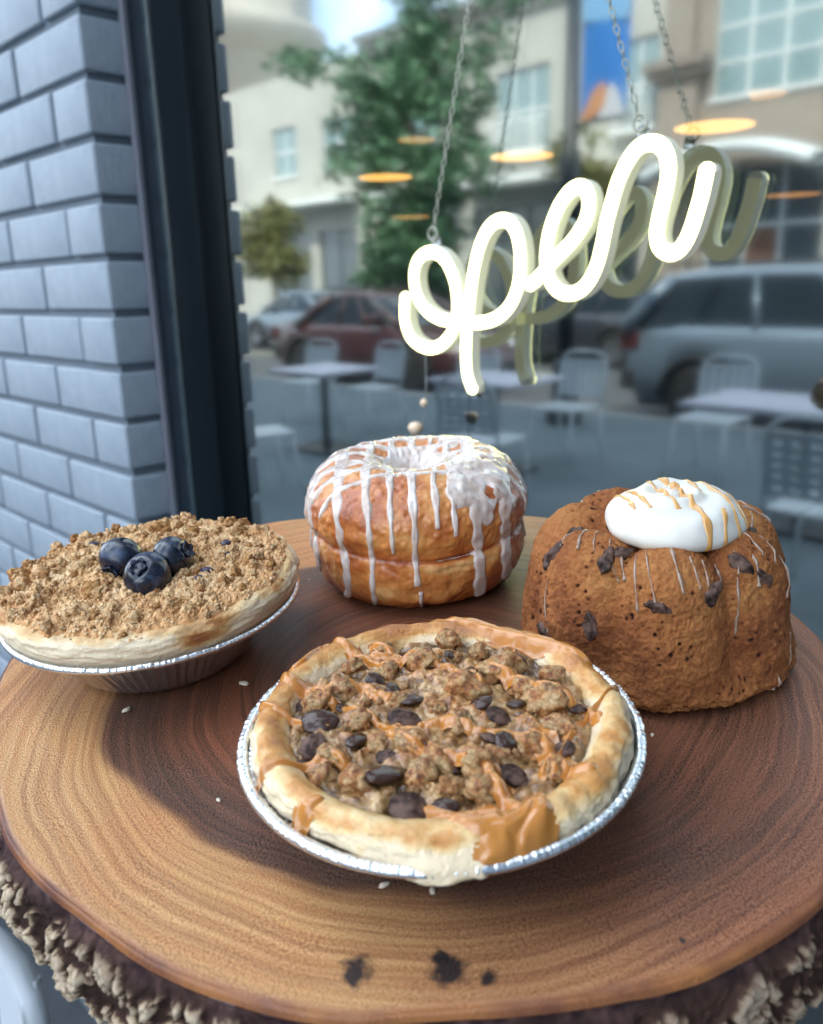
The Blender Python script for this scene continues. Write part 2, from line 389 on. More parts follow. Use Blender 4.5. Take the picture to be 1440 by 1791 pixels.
SIGN2=[(-0.4037, 1.4472), (-0.3975, 1.4506), (-0.3891, 1.4581), (-0.3797, 1.4663), (-0.3694, 1.4742), (-0.3606, 1.4829), (-0.3553, 1.4907), (-0.3529, 1.4985), (-0.3532, 1.5064), (-0.3561, 1.5119), (-0.3617, 1.5142), (-0.3684, 1.5122), (-0.375, 1.5065), (-0.3806, 1.4987), (-0.3855, 1.488), (-0.3883, 1.477), (-0.3892, 1.4657), (-0.3873, 1.4552), (-0.3827, 1.4465), (-0.3754, 1.441), (-0.3659, 1.4398), (-0.3568, 1.4427), (-0.3496, 1.4496), (-0.3443, 1.4595), (-0.3409, 1.4711), (-0.3381, 1.4851), (-0.3345, 1.4988), (-0.3301, 1.513), (-0.3249, 1.5234), (-0.3193, 1.5311), (-0.3136, 1.5353), (-0.3069, 1.5364), (-0.3001, 1.5345), (-0.2948, 1.5291), (-0.2921, 1.5216), (-0.2921, 1.5127), (-0.2937, 1.5031), (-0.2956, 1.4942), (-0.2974, 1.4852), (-0.2979, 1.4777), (-0.2961, 1.4708), (-0.292, 1.4669), (-0.2861, 1.4653), (-0.2806, 1.4676), (-0.2763, 1.4732), (-0.2729, 1.4812), (-0.27, 1.4915), (-0.2675, 1.5016), (-0.2655, 1.5148)]
YS = -.066
sign = thing('neon_sign', 'glowing white neon sign reading open in script, hung on chains before the window', 'sign')
def neon_stroke(pts):
    P = resample(pts, 150); P3 = np.stack([P[:, 0], np.full(len(P), YS), P[:, 1]], 1)
    T = np.gradient(P3, axis=0); T /= np.linalg.norm(T, axis=1, keepdims=True); S = np.cross(T, [0, 1., 0])
    r = .0053
    def sweep(sec):
        n = len(sec); V = np.stack([P3+S*a+np.array([0, b, 0]) for a, b in sec], 1)
        return grid_faces(len(P3), n, False, True), V.reshape(-1, 3), n
    front = [(r*math.cos(a), -r*.8*math.sin(a)) for a in np.linspace(.15, math.pi-.15, 13)]
    F, V, n = sweep(front); F = [tuple(f) for f in F]+[tuple(range(n)), tuple((len(P3)-1)*n+k for k in range(n))[::-1]]
    tube = MB().add(V, F).put('neon_tube', MAT['neon'], sign, True)
    for e, dx in ((0, -1), (-1, 1)):
        MB().lathe([(r*math.cos(q)+1e-5, r*.8*math.sin(q)) for q in np.linspace(.0, 1.57, 8)], 20, Matrix.Translation(Vector(P3[e])) @ Matrix.Rotation(math.pi/2, 4, 'X')).put('tube_cap', MAT['neon'], tube, True)
        MB().lathe([(r*.96, -.0104), (r*.99, -.0002)], 20, Matrix.Translation(Vector(P3[e])) @ Matrix.Rotation(math.pi/2, 4, 'X')).put('tube_side', MAT['neon_side'], tube, True)
    c4_, s4_ = r*math.cos(.15), -r*.8*math.sin(.15); side = [(c4_, s4_), (r, .0008), (r*.98, .0095), (-r*.98, .0095), (-r, .0008), (-c4_, s4_)]
    F, V, n = sweep(side); F = [tuple(f) for f in F]+[tuple(range(n)), tuple((len(P3)-1)*n+k for k in range(n))[::-1]]
    MB().add(V, F).put('tube_side', MAT['neon_side'], tube, False)
    F, V, n = sweep([(r*.97, .0096), (r*.97, .0106), (-r*.97, .0106), (-r*.97, .0096)]); MB().add(V, [tuple(f) for f in F]).put('tube_backing', MAT['sign_back'], tube, False)
neon_stroke(SIGN1); neon_stroke(SIGN2)
def link_mesh():
    a = np.linspace(0, 2*math.pi, 12, endpoint=False)
    P = np.stack([.0017*np.cos(a), 0*a, .0036*np.sin(a)], 1); return MB().tube(P, .00050, 5, closed=True).mesh('link', True)
lk = link_mesh(); lk.materials.append(MAT['chain_metal'])
def chain(p0, p1, n):
    p0, p1 = np.array(p0), np.array(p1)
    a = np.linspace(0, 2*math.pi, 20, endpoint=False)
    ring = MB().tube(np.stack([.0052*np.cos(a), 0*a, .0052*np.sin(a)], 1)+p0, .0009, 6, closed=True).put('chain', MAT['chain_metal'], sign, True)
    hanger = MB().lathe([(.0042, -.006), (.0042, .001), (.0018, .003)], 10, Matrix.Translation(Vector(p0-np.array([0, -.004, .004])))).put('hanger', MAT['clear_plastic'], sign, True)
    tilt = math.atan2(p1[0]-p0[0], p1[2]-p0[2])
    for i in range(n):
        q = p0+(p1-p0)*(i+.8)/n
        link('link', lk, None, ring, q, (0, tilt, (math.pi/2 if i % 2 else 0)+.35))
chain((-.5116, -.062, 1.4905), (-.4340, -.052, 1.83), 54)
chain((-.3171, -.062, 1.5505), (-.4290, -.052, 1.855), 54)
for k_ in (0, 1):
    a = np.linspace(0, 1, 40); c = np.stack([-.5236-.012*a, -.062+.006*np.sin(a*3), 1.395-.10*a], 1)
MB().tube(c, .0007, 6).put('power_cable', MAT['clear_plastic'], sign, True)
MB().lathe([(.0008, -.004), (.0032, -.002), (.0036, 0), (.003, .002), (.0008, .004)], 12, Matrix.Translation((-.5240, -.0640, 1.345))).put('glint_bead', MAT['warm_glint'], sign, True)  # beads added on the cable to stand in for warm glints of light
MB().lathe([(.0008, -.007), (.005, -.004), (.0075, .001), (.005, .005), (.0008, .006)], 12, Matrix.Translation((-.5350, -.0645, 1.3205))).put('glint_bead', MAT['warm_glint'], sign, True)

# ------------------------------------------------------------------ pendant lamps inside the shop
def pendant(label, loc, r, glow):
    t = thing('pendant_lamp', label, 'lamp', loc, 0, 'pendant lamps inside the shop')
    MB().lathe([(r, 0), (r*.98, .03), (r*.75, .11), (r*.3, .17), (.05, .20), (.05, .24), (.004, .245), (.004, 3.38-loc[2])], 28).put('lamp_shade', MAT['shade'], t, True)
    MB().lathe([(.001, -.012), (r*.6, -.010), (r*.95, -.004), (r*.95, .002)], 28).put('bulb_diffuser', MAT[glow], t, True)
for lb, lc, r_, g_ in (('bright orange pendant lamp inside the shop, just above the last letter of the sign', (-1.77, 3, 2.06), .17, 'lamp_glow'),
                   ('bright orange pendant lamp inside the shop, above the gap between p and e', (-2.79, 3, 2.06), .165, 'lamp_glow'),
                   ('bright orange pendant lamp inside the shop, left of the left chain', (-3.80, 3, 2.06), .165, 'lamp_glow'),
                   ('dim orange pendant lamp deep in the shop, upper one beside the left chain', (-5.3, 4.8, 2.62), .17, 'lamp_glow_dim'),
                   ('dim orange pendant lamp deep in the shop, just above the first letter', (-5.3, 4.7, 2.0), .17, 'lamp_glow_dim'),
                   ('dim orange pendant lamp deep in the shop, highest one over the last letter', (-2.55, 5.2, 2.58), .17, 'lamp_glow_dim'),
                   ('dim orange pendant lamp deep in the shop, right of the last letter', (-2.2, 5, 1.93), .17, 'lamp_glow_dim')):
    pendant(lb, lc, r_, g_)

# ================================================================== THE STREET (seen mirrored in the glass)
YF = RY(21.0)                                              # street front of the buildings across the road; they face +y
def cells(mb, x0, x1, z0, z1, holes, ya, yb):
    xs = sorted({x0, x1, *[h[0] for h in holes], *[h[1] for h in holes]}); zs = sorted({z0, z1, *[h[2] for h in holes], *[h[3] for h in holes]})
    for a, b in zip(xs, xs[1:]):
        for c, d in zip(zs, zs[1:]):
            mx, mz = (a+b)/2, (c+d)/2
            if not any(h[0] < mx < h[1] and h[2] < mz < h[3] for h in holes): mb.box((a, ya, c), (b, yb, d))
def window(par, x0, x1, z0, z1, nx, nz, pane='curtain_pane', y=None, frame='trim_white', rail=False):
    y = YF if y is None else y
    f = MB(); t = .07
    for i in range(nx+1):
        c = x0+(x1-x0)*i/nx; f.box((max(c-t/2, x0), y-.16, z0), (min(c+t/2, x1), y-.09, z1))
    for i in range(nz+1):
        c = z0+(z1-z0)*i/nz; f.box((x0, y-.162, max(c-t/2, z0)), (x1, y-.088, min(c+t/2, z1)))
    w_ = f.put('window', MAT[frame], par)
    MB().box((x0, y-.14, z0), (x1, y-.12, z1)).put('pane', MAT[pane], w_)
    MB().box((x0-.08, y+.001, z0-.10), (x1+.08, y+.09, z0-.001)).put('sill', MAT['trim_white'], w_)
    if rail:
        r = MB(); r.box((x0-.1, y+.30, z0+.85), (x1+.1, y+.36, z0+.92)); r.box((x0-.1, y+.30, z0+.0), (x1+.1, y+.36, z0+.06)); r.box((x0-.1, y+.091, z0-.08), (x1+.1, y+.37, z0-.001))
        n = int((x1-x0)/.14)
        for k in range(n+1): r.box((x0+(x1-x0)*k/n-.02, y+.31, z0+.05), (x0+(x1-x0)*k/n+.02, y+.35, z0+.86))
        r.put('balcony_rail', MAT['trim_white'], w_)
# --- main building, cream render, two storeys of windows
bl = thing('commercial_building', 'cream two storey building across the street with white railed windows, mirrored behind the lamp post', 'building', (0, 0, 0))
up1 = [(-17.75, -15.75, 5.2, 7.55), (-13.4, -12.25, 5.3, 7.6), (-21.6, -20.2, 5.3, 7.4)]
gr = [(-22.2, -19.4, 0, 3.4), (-18.6, -15.4, 0, 3.7), (-14.9, -12.6, 0, 3.6)]
b = MB(); cells(b, -23.6, -12.05, -.2, 9.4, up1+gr, YF-.35, YF); b.box((-23.6, YF-9, -.2), (-12.05, YF-.351, 9.38)); b.put('wall', MAT['stucco_light'], bl)
window(bl, *up1[0], 3, 2, rail=True); window(bl, *up1[1], 2, 2, rail=True); window(bl, *up1[2], 2, 2)
for h in gr: window(bl, *h, 3, 1, 'shop_pane', frame='dark_metal')
b = MB()
for k, (e, zz) in enumerate(((.12, 9.0), (.30, 9.25), (.5, 9.45))): b.box((-23.6-e*.3, YF+.001, zz), (-12.05, YF+e, zz+(.15 if k else .22)))
b.put('cornice', MAT['stucco'], bl)
MB().add([(-23.9, YF+.6, 9.61), (-12.05, YF+.6, 9.61), (-12.05, YF-9, 10.6), (-23.9, YF-9, 10.6)], [(0, 1, 2, 3)]).put('roof', MAT['roof'], bl)
MB().box((-18.6, YF+.002, 4.25), (-15.2, YF+1.1, 4.5)).put('canopy', MAT['trim_white'], bl)
MB().box((-23.0, YF+.002, 4.3), (-19.0, YF+1.0, 4.55)).put('canopy', MAT['trim_white'], bl)
MB().box((-15.1, YF+.002, 4.3), (-12.2, YF+.9, 4.52)).put('canopy', MAT['trim_white'], bl)
# --- brown building with the large window
bb = thing('brown_building', 'brown rendered building across the street with a large white mullioned window, mirrored at right', 'building')
up2 = [(-10.65, -7.2, 5.72, 8.9)]; gr2 = [(-10.6, -7.6, 0, 4.0), (-7.0, -4.2, 0, 3.7)]
up2b = [(-6.2, -3.8, 5.72, 8.9)]
b = MB(); cells(b, -12.04, -2.5, -.2, 10.6, up2+up2b+gr2, YF-.35, YF+.15); b.box((-12.04, YF-9, -.2), (-2.5, YF-.351, 10.58)); b.put('wall', MAT['stucco_brown'], bb)
window(bb, *up2[0], 4, 4, y=YF+.15); window(bb, *up2b[0], 3, 4, y=YF+.15)
w0 = MB().box((-10.6, YF-.02, 0), (-7.6, YF, 4.0)).put('shop_front_glazing', MAT['shop_pane'], bb)
f = MB()
for c in (-10.56, -9.6, -8.7, -7.64): f.box((c-.04, YF+.001, 0), (c+.04, YF+.06, 3.99))
f.box((-10.59, YF+.002, 2.62), (-7.61, YF+.062, 2.72)); f.put('glazing_bar', MAT['white_metal'], w0)
MB().box((-9.55, YF+.003, .05), (-8.75, YF+.05, 2.6)).put('door', MAT['brown_door'], bb)
MB().box((-10.5, YF+.003, .05), (-9.7, YF+.04, 1.0)).put('stall_riser', MAT['brown_door'], bb)
window(bb, *gr2[1], 3, 1, 'shop_pane', y=YF+.15, frame='dark_metal')
MB().box((-12.0, YF+.151, -.1), (-10.95, YF+.45, 6.3)).put('pilaster', MAT['stucco_brown'], bb)
b = MB(); b.box((-12.25, YF+.152, 6.301), (-10.75, YF+.62, 6.5)); b.box((-12.35, YF+.153, 6.501), (-10.65, YF+.74, 6.72)); b.put('capital', varied('capital_stone', (.20, .165, .14), (.25, .20, .17), 2, .9), bb)
MB().box((-11.8, YF+.151, 6.721), (-11.15, YF+.38, 10.5)).put('pilaster', MAT['stucco_brown'], bb)
# curved canopy
b = MB(); n = 14
for i in range(n):
    a0, a1 = i/n, (i+1)/n
    za, zb = 4.15+.5*math.sin(math.pi*a0), 4.15+.5*math.sin(math.pi*a1); xa, xb = -11.7+4.2*a0, -11.7+4.2*a1
    b.add([(xa, YF+.46, za), (xb, YF+.46, zb), (xb, YF+1.7, zb-.15), (xa, YF+1.7, za-.15), (xa, YF+.46, za-.24), (xb, YF+.46, zb-.24), (xb, YF+1.7, zb-.40), (xa, YF+1.7, za-.40)],
          [(0, 1, 2, 3), (4, 7, 6, 5), (3, 2, 6, 7), (0, 4, 5, 1)])
b.put('canopy', MAT['canvas'], bb, True)
# --- left building with a rounded cornice
lb = thing('corner_building', 'pale corner building across the street with a rounded overhanging cornice, mirrored at left', 'building')
up3 = [(-29.3, -27.8, 5.7, 7.5), (-26.2, -24.6, 5.7, 7.4)]; gr3 = [(-30, -27.2, 0, 3.5), (-26.6, -24.4, 0, 3.5)]
b = MB(); cells(b, -52, -23.9, -.2, 9.3, up3+gr3, YF-.35, YF+.05); b.box((-52, YF-12, -.2), (-23.9, YF-.351, 9.29)); b.put('wall', MAT['stucco_light'], lb)
for h in up3: window(lb, *h, 2, 2, y=YF+.05)
for h in gr3: window(lb, *h, 2, 1, 'shop_pane', y=YF+.05, frame='dark_metal')
MB().box((-31, YF+.051, 4.4), (-24.2, YF+1.1, 4.62)).put('canopy', MAT['trim_white'], lb)
b = MB().lathe([(4.4, 9.32), (4.5, 12.6), (4.8, 12.9), (5.5, 13.4), (5.7, 13.9), (5.7, 14.4), (5.0, 14.6), (5.0, 17), (5.4, 17.2)], 48, Matrix.Translation((-42.2, YF-6.4, 0))); b.put('round_parapet', MAT['stucco'], lb, True)

# --- trees
def tree(name, label, loc, trunk_h, blobs, leaf, n, size, limbs, r0=.16):
    t = thing(name, label, 'tree', loc)
    tb = MB(); P = resample([(0, 0, 0), (.05, .03, trunk_h*.4), (-.04, .02, trunk_h*.75), (.0, 0, trunk_h)], 14)
    tb.tube(P, np.linspace(r0, r0*.25, 14), 9); tb.put('trunk', MAT['bark_trunk'], t, True)
    for a, b_, r in limbs: MB().tube(resample([a, ((a[0]+b_[0])/2, (a[1]+b_[1])/2, (a[2]+b_[2])/2+.12), b_], 8), np.linspace(r, r*.3, 8), 6).put('limb', MAT['bark_trunk'], t, True)
    V = []; F = []; tot = sum(bb_[3]*bb_[4]*bb_[5] for bb_ in blobs)**1.0
    for cx, cy, cz, rx, ry, rz in blobs:
        k = max(60, int(n*(rx*ry*rz)/tot)); q = RNG.normal(size=(k, 3)); q /= np.linalg.norm(q, axis=1)[:, None]
        q *= (RNG.rand(k, 1)**.45)*(1+.28*fbm(q*2.1+cx, 2)[:, None]); c = q*[rx, ry, rz]+[cx, cy, cz]
        keep = perlin(c*1.15+3)+.4*perlin(c*2.6+9) > -.10; c = c[keep]
        a = RNG.normal(size=(len(c), 3)); a /= np.linalg.norm(a, axis=1)[:, None]; d = np.cross(a, RNG.normal(size=(len(c), 3))); d /= np.linalg.norm(d, axis=1)[:, None]
        s = size*(.6+.8*RNG.rand(len(c), 1)); bse = len(V)
        for i in range(len(c)):
            j = len(V); V += [c[i]-a[i]*s[i], c[i]+d[i]*s[i]*.55, c[i]+a[i]*s[i], c[i]-d[i]*s[i]*.55]; F.append((j, j+1, j+2, j+3))
    link('crown', mesh_from('crown', np.array(V), F, False), MAT[leaf], t)
    return t
tree('street_tree', 'dark green street tree with long side branches mirrored in the middle of the glass', (-14.7, RY(14.2), -.02), 8.4,
     [(0, 0, 2.7, 1.6, 1.2, 1.1), (-1.0, 0, 4.4, 1.7, 1.4, 1.0), (1.0, 0, 4.0, 1.5, 1.3, 1.1), (.1, .1, 5.6, 2.1, 1.4, 1.1), (-1.3, .2, 5.6, 1.2, 1, .7), (.2, 0, 6.5, 1.0, .9, .8), (.35, 0, 7.4, .8, .8, .8), (.4, 0, 8.5, .6, .6, .9), (-3.0, 0, 6.75, 1.5, .7, .42), (-4.3, .1, 7.2, 1.0, .5, .35),
      (2.2, 0, 6.2, 1.0, .7, .45), (3.0, 0, 7.0, .9, .6, .4), (3.7, .1, 7.9, .8, .5, .4), (1.7, 0, 5.4, .8, .6, .5)], 'leaf_dark', 12500, .12,
     [((0, 0, 6.0), (-4.6, .1, 7.2), .07), ((0, 0, 5.6), (3.9, .1, 7.9), .07), ((0, 0, 3.2), (1.3, .2, 4.6), .06), ((0, 0, 3.0), (-1.3, -.2, 4.2), .06)])
tree('young_tree', 'small olive green tree mirrored beside the dark window frame', (-24.6, RY(17.2), -.02), 3.6,
     [(0, 0, 3.4, 1.1, 1.0, 1.0), (-.9, 0, 2.5, 1.0, .8, .8), (.7, 0, 2.2, .9, .8, .9), (-1.6, .2, 3.3, .7, .6, .6)], 'leaf_olive', 3200, .13, [((0, 0, 1.6), (.8, .1, 2.6), .04), ((0, 0, 1.5), (-1.2, 0, 2.8), .04)], .09)
tree('planter_tree', 'low bushy green tree mirrored below the big street tree', (-17.3, RY(16.2), -.02), 2.4,
     [(0, 0, 1.9, 1.3, .9, .8), (1.2, 0, 1.5, 1.0, .8, .7), (-1.2, 0, 1.4, .8, .7, .6)], 'leaf_dark', 2600, .12, [((0, 0, 1.0), (.9, .1, 1.6), .04)], .08)
tree('balcony_tree', 'small green tree by the railed windows, mirrored behind the sign', (-13.6, RY(19.4), -.02), 4.6,
     [(0, 0, 4.6, .9, .8, .8), (.7, 0, 4.0, .7, .7, .6)], 'leaf_olive', 1500, .12, [((0, 0, 2.6), (.5, .1, 3.8), .04)], .08)

# --- lamp post with banner
PX, PY = -4.97, RY(6.57)
lp = thing('street_lamp', 'dark street lamp post carrying a blue banner, mirrored behind the letter e', 'lamp post', (PX, PY, 0))
MB().lathe([(.19, 0), (.19, .12), (.14, .2), (.12, .55), (.14, .6), (.10, .66)], 16).put('post_base', MAT['dark_metal'], lp, True)
MB().lathe([(.085, .661), (.078, 2.0), (.10, 2.01), (.10, 2.62), (.072, 2.66), (.064, 5.2)], 16).put('post', MAT['dark_metal'], lp, True)
MB().lathe([(.05, 5.2), (.16, 5.32), (.2, 5.7), (.13, 5.95), (.03, 6.05), (.01, 6.15)], 16).put('lantern', MAT['clear_lamp'], lp, True)
for z in (2.86, 4.16): MB().tube([(.03, 0, z), (.64, 0, z)], .012, 8).put('banner_arm', MAT['dark_metal'], lp, True)
bn = MB()
bx = np.linspace(.10, .60, 9)
P = np.stack([np.stack([bx, .012*np.sin(bx*9+zz*3), np.full(9, zz)], 1) for zz in np.linspace(2.88, 4.14, 14)], 0)
Pb = np.concatenate([P, P[::-1]+np.array([0, -.004, 0])], 0)
ban = link('banner', grid_mesh('banner', Pb, True), MAT['banner_blue'], lp)
for nm, poly, mt, dy in (('banner_print', [(.105, 3.72), (.595, 3.66), (.595, 4.05), (.105, 4.08)], 'banner_pale', .016), ('mountain_print', [(.11, 2.89), (.24, 3.12), (.34, 3.2), (.40, 3.12), (.36, 2.97), (.22, 2.89)], 'print_orange', .0185),
                         ('mountain_print', [(.30, 2.89), (.40, 3.13), (.46, 3.17), (.53, 3.05), (.59, 2.89)], 'print_white', .017)):
    for sgn in (1, -1):
        MB().add([(x, sgn*dy+(0 if sgn > 0 else -.004), z) for x, z in poly], [tuple(range(len(poly)))[::-sgn]]).put(nm, MAT[mt], ban)

# --- cars
def car(name, label, loc, rz, paint, L_, W_, belt, roof, hood_l, boot_l, wr_=.34, wagon=True):
    t = thing(name, label, 'car', loc, rz)
    h = L_/2; fx, rx = h-.92, -h+.98; n = 120; xs = np.linspace(-h, h, n)
    ht = lambda x: np.interp(x, [-h, -h+.05, -h+boot_l, h-hood_l-.25, h-hood_l, h-.35, h-.08, h], [belt-.25, belt-.04, belt, belt-.02, belt-.06, belt-.20, belt-.34, belt-.5])
    zb = np.interp(xs, [-h, -h+.25, h-.3, h], [.42, .24, .22, .34])
    for wx_ in (fx, rx):
        d = wr_+.07; k = np.abs(xs-wx_) < d; zb[k] = np.maximum(zb[k], .34+np.sqrt(d*d-(xs[k]-wx_)**2))
    wv = W_/2*(1-.20*np.abs(xs/h)**7-.03*np.abs(xs/h)**2); zt = np.maximum(ht(xs), zb+.06)
    P = []
    for x, w_, b_, t_ in zip(xs, wv, zb, zt):
        half = [(w_*.93, b_), (w_*.985, b_+.02), (w_, b_*.5+t_*.5), (w_*.995, t_-.16 if t_-.16 > b_ else (b_+t_)/2), (w_*.95, t_-.03), (w_*.86, t_), (w_*.4, t_+.03)]
        P.append([(x, -y, z) for y, z in half]+[(x, y, z) for y, z in half[::-1]])
    P = np.array(P); b = MB(); b.add(P.reshape(-1, 3), [tuple(f) for f in grid_faces(n, P.shape[1])]); m_ = P.shape[1]
    b.F += [tuple(range(m_)), tuple((n-1)*m_+k for k in range(m_))[::-1]]
    b.put('body', MAT[paint], t, True)
    MB().box((-h+.2, -W_/2*.80, .2), (h-.2, W_/2*.80, belt-.25)).put('underbody', MAT['cladding'], t)
    # cabin
    a0, a1 = (-h+.06 if wagon else -h+boot_l-.1), h-hood_l+.05
    r0 = a0+(.42 if wagon else .75); r1 = a1-.85
    cz = lambda x, k: belt-.05+(roof-belt+.05)*k
    def ring(k):
        ww = W_/2*(.93-.20*k); xa = a0+(r0-a0)*k; xb = a1+(r1-a1)*k; u = np.linspace(0, 1, 24)
        s_ = [(xa+(xb-xa)*v, -ww*(1-.10*abs(2*v-1)**6), cz(0, k)-.05*k*(2*v-1)**2) for v in u]
        return s_+[(x, -y, z) for x, y, z in s_[::-1]]
    ks = [0, .2, .4, .6, .8, .93]; R = np.array([ring(k) for k in ks])
    MB().add(R.reshape(-1, 3), [tuple(f) for f in grid_faces(len(ks), R.shape[1], False, True)]).put('window', MAT['car_glass'], t, True)
    tp = np.array([ring(k) for k in (.88, .95, 1.0)]); tp[0] *= [1, 1.012, 1]; tp[1] *= [1, 1.0, 1]; tp[2] = tp[2]*[.97, .90, 1]+[0, 0, .02]
    b = MB(); b.add(tp.reshape(-1, 3), [tuple(f) for f in grid_faces(3, tp.shape[1], False, True)]); q = tp.shape[1]; b.F.append(tuple(2*q+k for k in range(q))[::-1]); b.put('roof', MAT[paint], t, True)
    for sy in (-1, 1):
        for v0, v1, th in ((0.0, .03, .10), (.42, .42, .035), (.70, .70, .035), (1, .98, .05)):
            lo = np.array([a0+(a1-a0)*v0, sy*W_/2*.935, belt-.06]); hi = np.array([r0+(r1-r0)*v1, sy*W_/2*.745, roof-.08])
            MB().tube([lo, (lo+hi)/2+[0, sy*.012, 0], hi], [th, th*.8, th*.7], 8).put('pillar', MAT[paint], t, True)
        MB().tube([(r0-.05, sy*W_/2*.66, roof+.02), (r0+.1, sy*W_/2*.66, roof+.055), (r1-.1, sy*W_/2*.66, roof+.055), (r1+.05, sy*W_/2*.66, roof+.01)], .016, 8).put('roof_rail', MAT['cladding'], t, True)
        mm = MB(); mm.box((a1-.55, sy*W_/2*.95-.02 if sy > 0 else -W_/2*.95-.2, belt), (a1-.42, sy*W_/2*.95+.2 if sy > 0 else -W_/2*.95+.02, belt+.14)); mm.put('side_mirror', MAT[paint], t, True, .02)
        MB().box((h-.30, sy*W_/2*.62-.16, belt-.40), (h-.045, sy*W_/2*.62+.16, belt-.28)).put('headlight', MAT['clear_lamp'], t, True, .02)
        MB().box((-h-.012, sy*W_/2*.74-.14, belt-.30), (-h+.22, sy*W_/2*.74+.14, belt-.10)).put('tail_light', MAT['red_lamp'], t, True, .02)
        for wx_ in (fx, rx):
            M_ = Matrix.Translation((wx_, sy*(W_/2-.115), .34)) @ Matrix.Rotation(math.pi/2, 4, 'X')
            wh = MB().lathe([(wr_*.62, -.105), (wr_*.93, -.11), (wr_, -.075), (wr_, .075), (wr_*.93, .11), (wr_*.62, .105), (wr_*.60, .05), (wr_*.60, -.05)], 32, M_).put('wheel', MAT['rubber'], t, True)
            rm = MB().lathe([(wr_*.63, -.085), (wr_*.58, -.10), (.05, -.07), (.05, .07), (wr_*.58, .10), (wr_*.63, .085)], 32, M_)
            for k in range(5):
                for s_ in (-1, 1):
                    Q = M_ @ Matrix.Rotation(k*2*math.pi/5, 4, 'Z'); v = [Q @ Vector((x_, y_, s_*z_)) for x_, y_, z_ in ((.03, -.03, .085), (.03, .03, .085), (wr_*.6, .045, .108), (wr_*.6, -.045, .108))]
                    rm.add(v, [(0, 1, 2, 3)])
            rm.put('rim', MAT['rim_metal'], wh, True)
            MB().tube([(wx_+(wr_+.085)*math.cos(a), sy*(W_/2-.01), .34+(wr_+.085)*math.sin(a)) for a in np.linspace(.0, math.pi, 18)], .035, 6).put('wheel_arch', MAT['cladding'], t, True)
    b = MB(); b.box((-h-.03, -W_/2*.84, .36), (-h+.22, W_/2*.84, .60)); b.put('rear_bumper', MAT['cladding'], t, True, .03)
    b = MB(); b.box((h-.20, -W_/2*.80, .26), (h+.03, W_/2*.80, .46)); b.put('front_bumper', MAT['cladding'], t, True, .03)
    for sy in (-1, 1): MB().box((rx+wr_+.12, sy*W_/2-.05, .22), (fx-wr_-.12, sy*W_/2+.012, .38)).put('sill_cladding', MAT['cladding'], t, True, .015)
    return t
car('parked_car', 'silver blue estate car parked at the kerb, mirrored at the right of the glass', (-5.12+2.42, RY(8.72), -.15), 0, 'paint_silver', 4.84, 1.88, 1.12, 1.68, 1.25, .25)
car('parked_car', 'dark maroon car parked at the kerb, mirrored behind the first letter', (-10.1, RY(9.0), -.15), 0, 'paint_maroon', 4.5, 1.82, 1.02, 1.50, 1.2, .9, wagon=False)
car('parked_car', 'dark hatchback across the road, mirrored beside the lamp post', (-9.4, RY(13.6), -.15), math.pi, 'paint_dark', 4.4, 1.8, 1.02, 1.52, 1.2, .3)
car('parked_car', 'pale blue-grey car far across the road, mirrored near the dark frame', (-17.8, RY(13.4), -.15), math.pi, 'paint_silver', 4.5, 1.8, 1.0, 1.48, 1.2, .9, wagon=False)

# --- cafe tables and chairs on the pavement
def cafe_table(label, loc, w_=.80, d_=.72, h_=.74):
    t = thing('cafe_table', label, 'table', loc, 0, 'cafe tables on the pavement')
    MB().box((-w_/2, -d_/2, h_-.032), (w_/2, d_/2, h_)).put('tabletop', MAT['table_top'], t, True, .006)
    MB().lathe([(.036, .03), (.036, h_-.033)], 14).put('pedestal', MAT['dark_metal'], t, True)
    MB().box((-.27, -.22, 0), (.27, .22, .028)).put('foot_plate', MAT['dark_metal'], t, True, .008)
    return t
def cafe_chair(label, loc, rz):
    t = thing('cafe_chair', label, 'chair', loc, rz, 'white metal cafe chairs')
    # faces +x
    s = MB(); n = 7; w_ = .42
    for i in range(n+1):
        c = -w_/2+w_*i/n; e = .014 if 0 < i < n else .02
        s.box((max(-.21, c-e), -.21, .44), (min(.21, c+e), .21, .452)); s.box((-.21, max(-.21, c-e), .4405), (.21, min(.21, c+e), .4515))
    s.put('seat', MAT['white_metal'], t)
    b = MB(); R = Matrix.Translation((-.20, 0, .47)) @ Matrix.Rotation(-.16, 4, 'Y')
    zs = [0.06, .115, .165, .215, .265, .325]; ys = np.linspace(-.20, .20, 6)
    for z in zs: b.box((-.006, -.20, z-.016), (.006, .20, z+.016), R)
    for y in ys: b.box((-.0055, y-.019, .05), (.0055, y+.019, .335), R)
    b.put('backrest', MAT['white_metal'], t)
    a = np.linspace(0, math.pi/2, 7); c = .12
    pts = [(0, -.215, -.03), (0, -.215, .29)]+[(0, -.215+c-c*math.cos(q), .29+c*math.sin(q)) for q in a]+[(0, .215-c+c*math.sin(q), .29+c*math.cos(q)) for q in a]+[(0, .215, .29), (0, .215, -.03)]
    MB().tube([R @ Vector(p) for p in pts], .0125, 8).put('back_frame', MAT['white_metal'], t, True)
    for sx, sy in ((-1, -1), (-1, 1), (1, -1), (1, 1)):
        MB().tube([(sx*.19, sy*.19, .445), (sx*.235, sy*.215, 0)], [.0125, .0105], 8).put('leg', MAT['white_metal'], t, True)
    return t
cafe_table('white topped cafe table, mirrored at the right below the silver car', (-1.72, RY(4.30), 0), 1.25)
cafe_table('white topped cafe table, mirrored in the middle by the lamp post', (-4.08, RY(4.36), 0), .80)
cafe_table('white topped cafe table, mirrored at left near the dark frame', (-5.85, RY(4.10), 0), .72)
c0 = cafe_chair('white perforated chair before the wheel of the silver car, mirrored at right', (-2.72, RY(5.20), 0), math.pi/2)
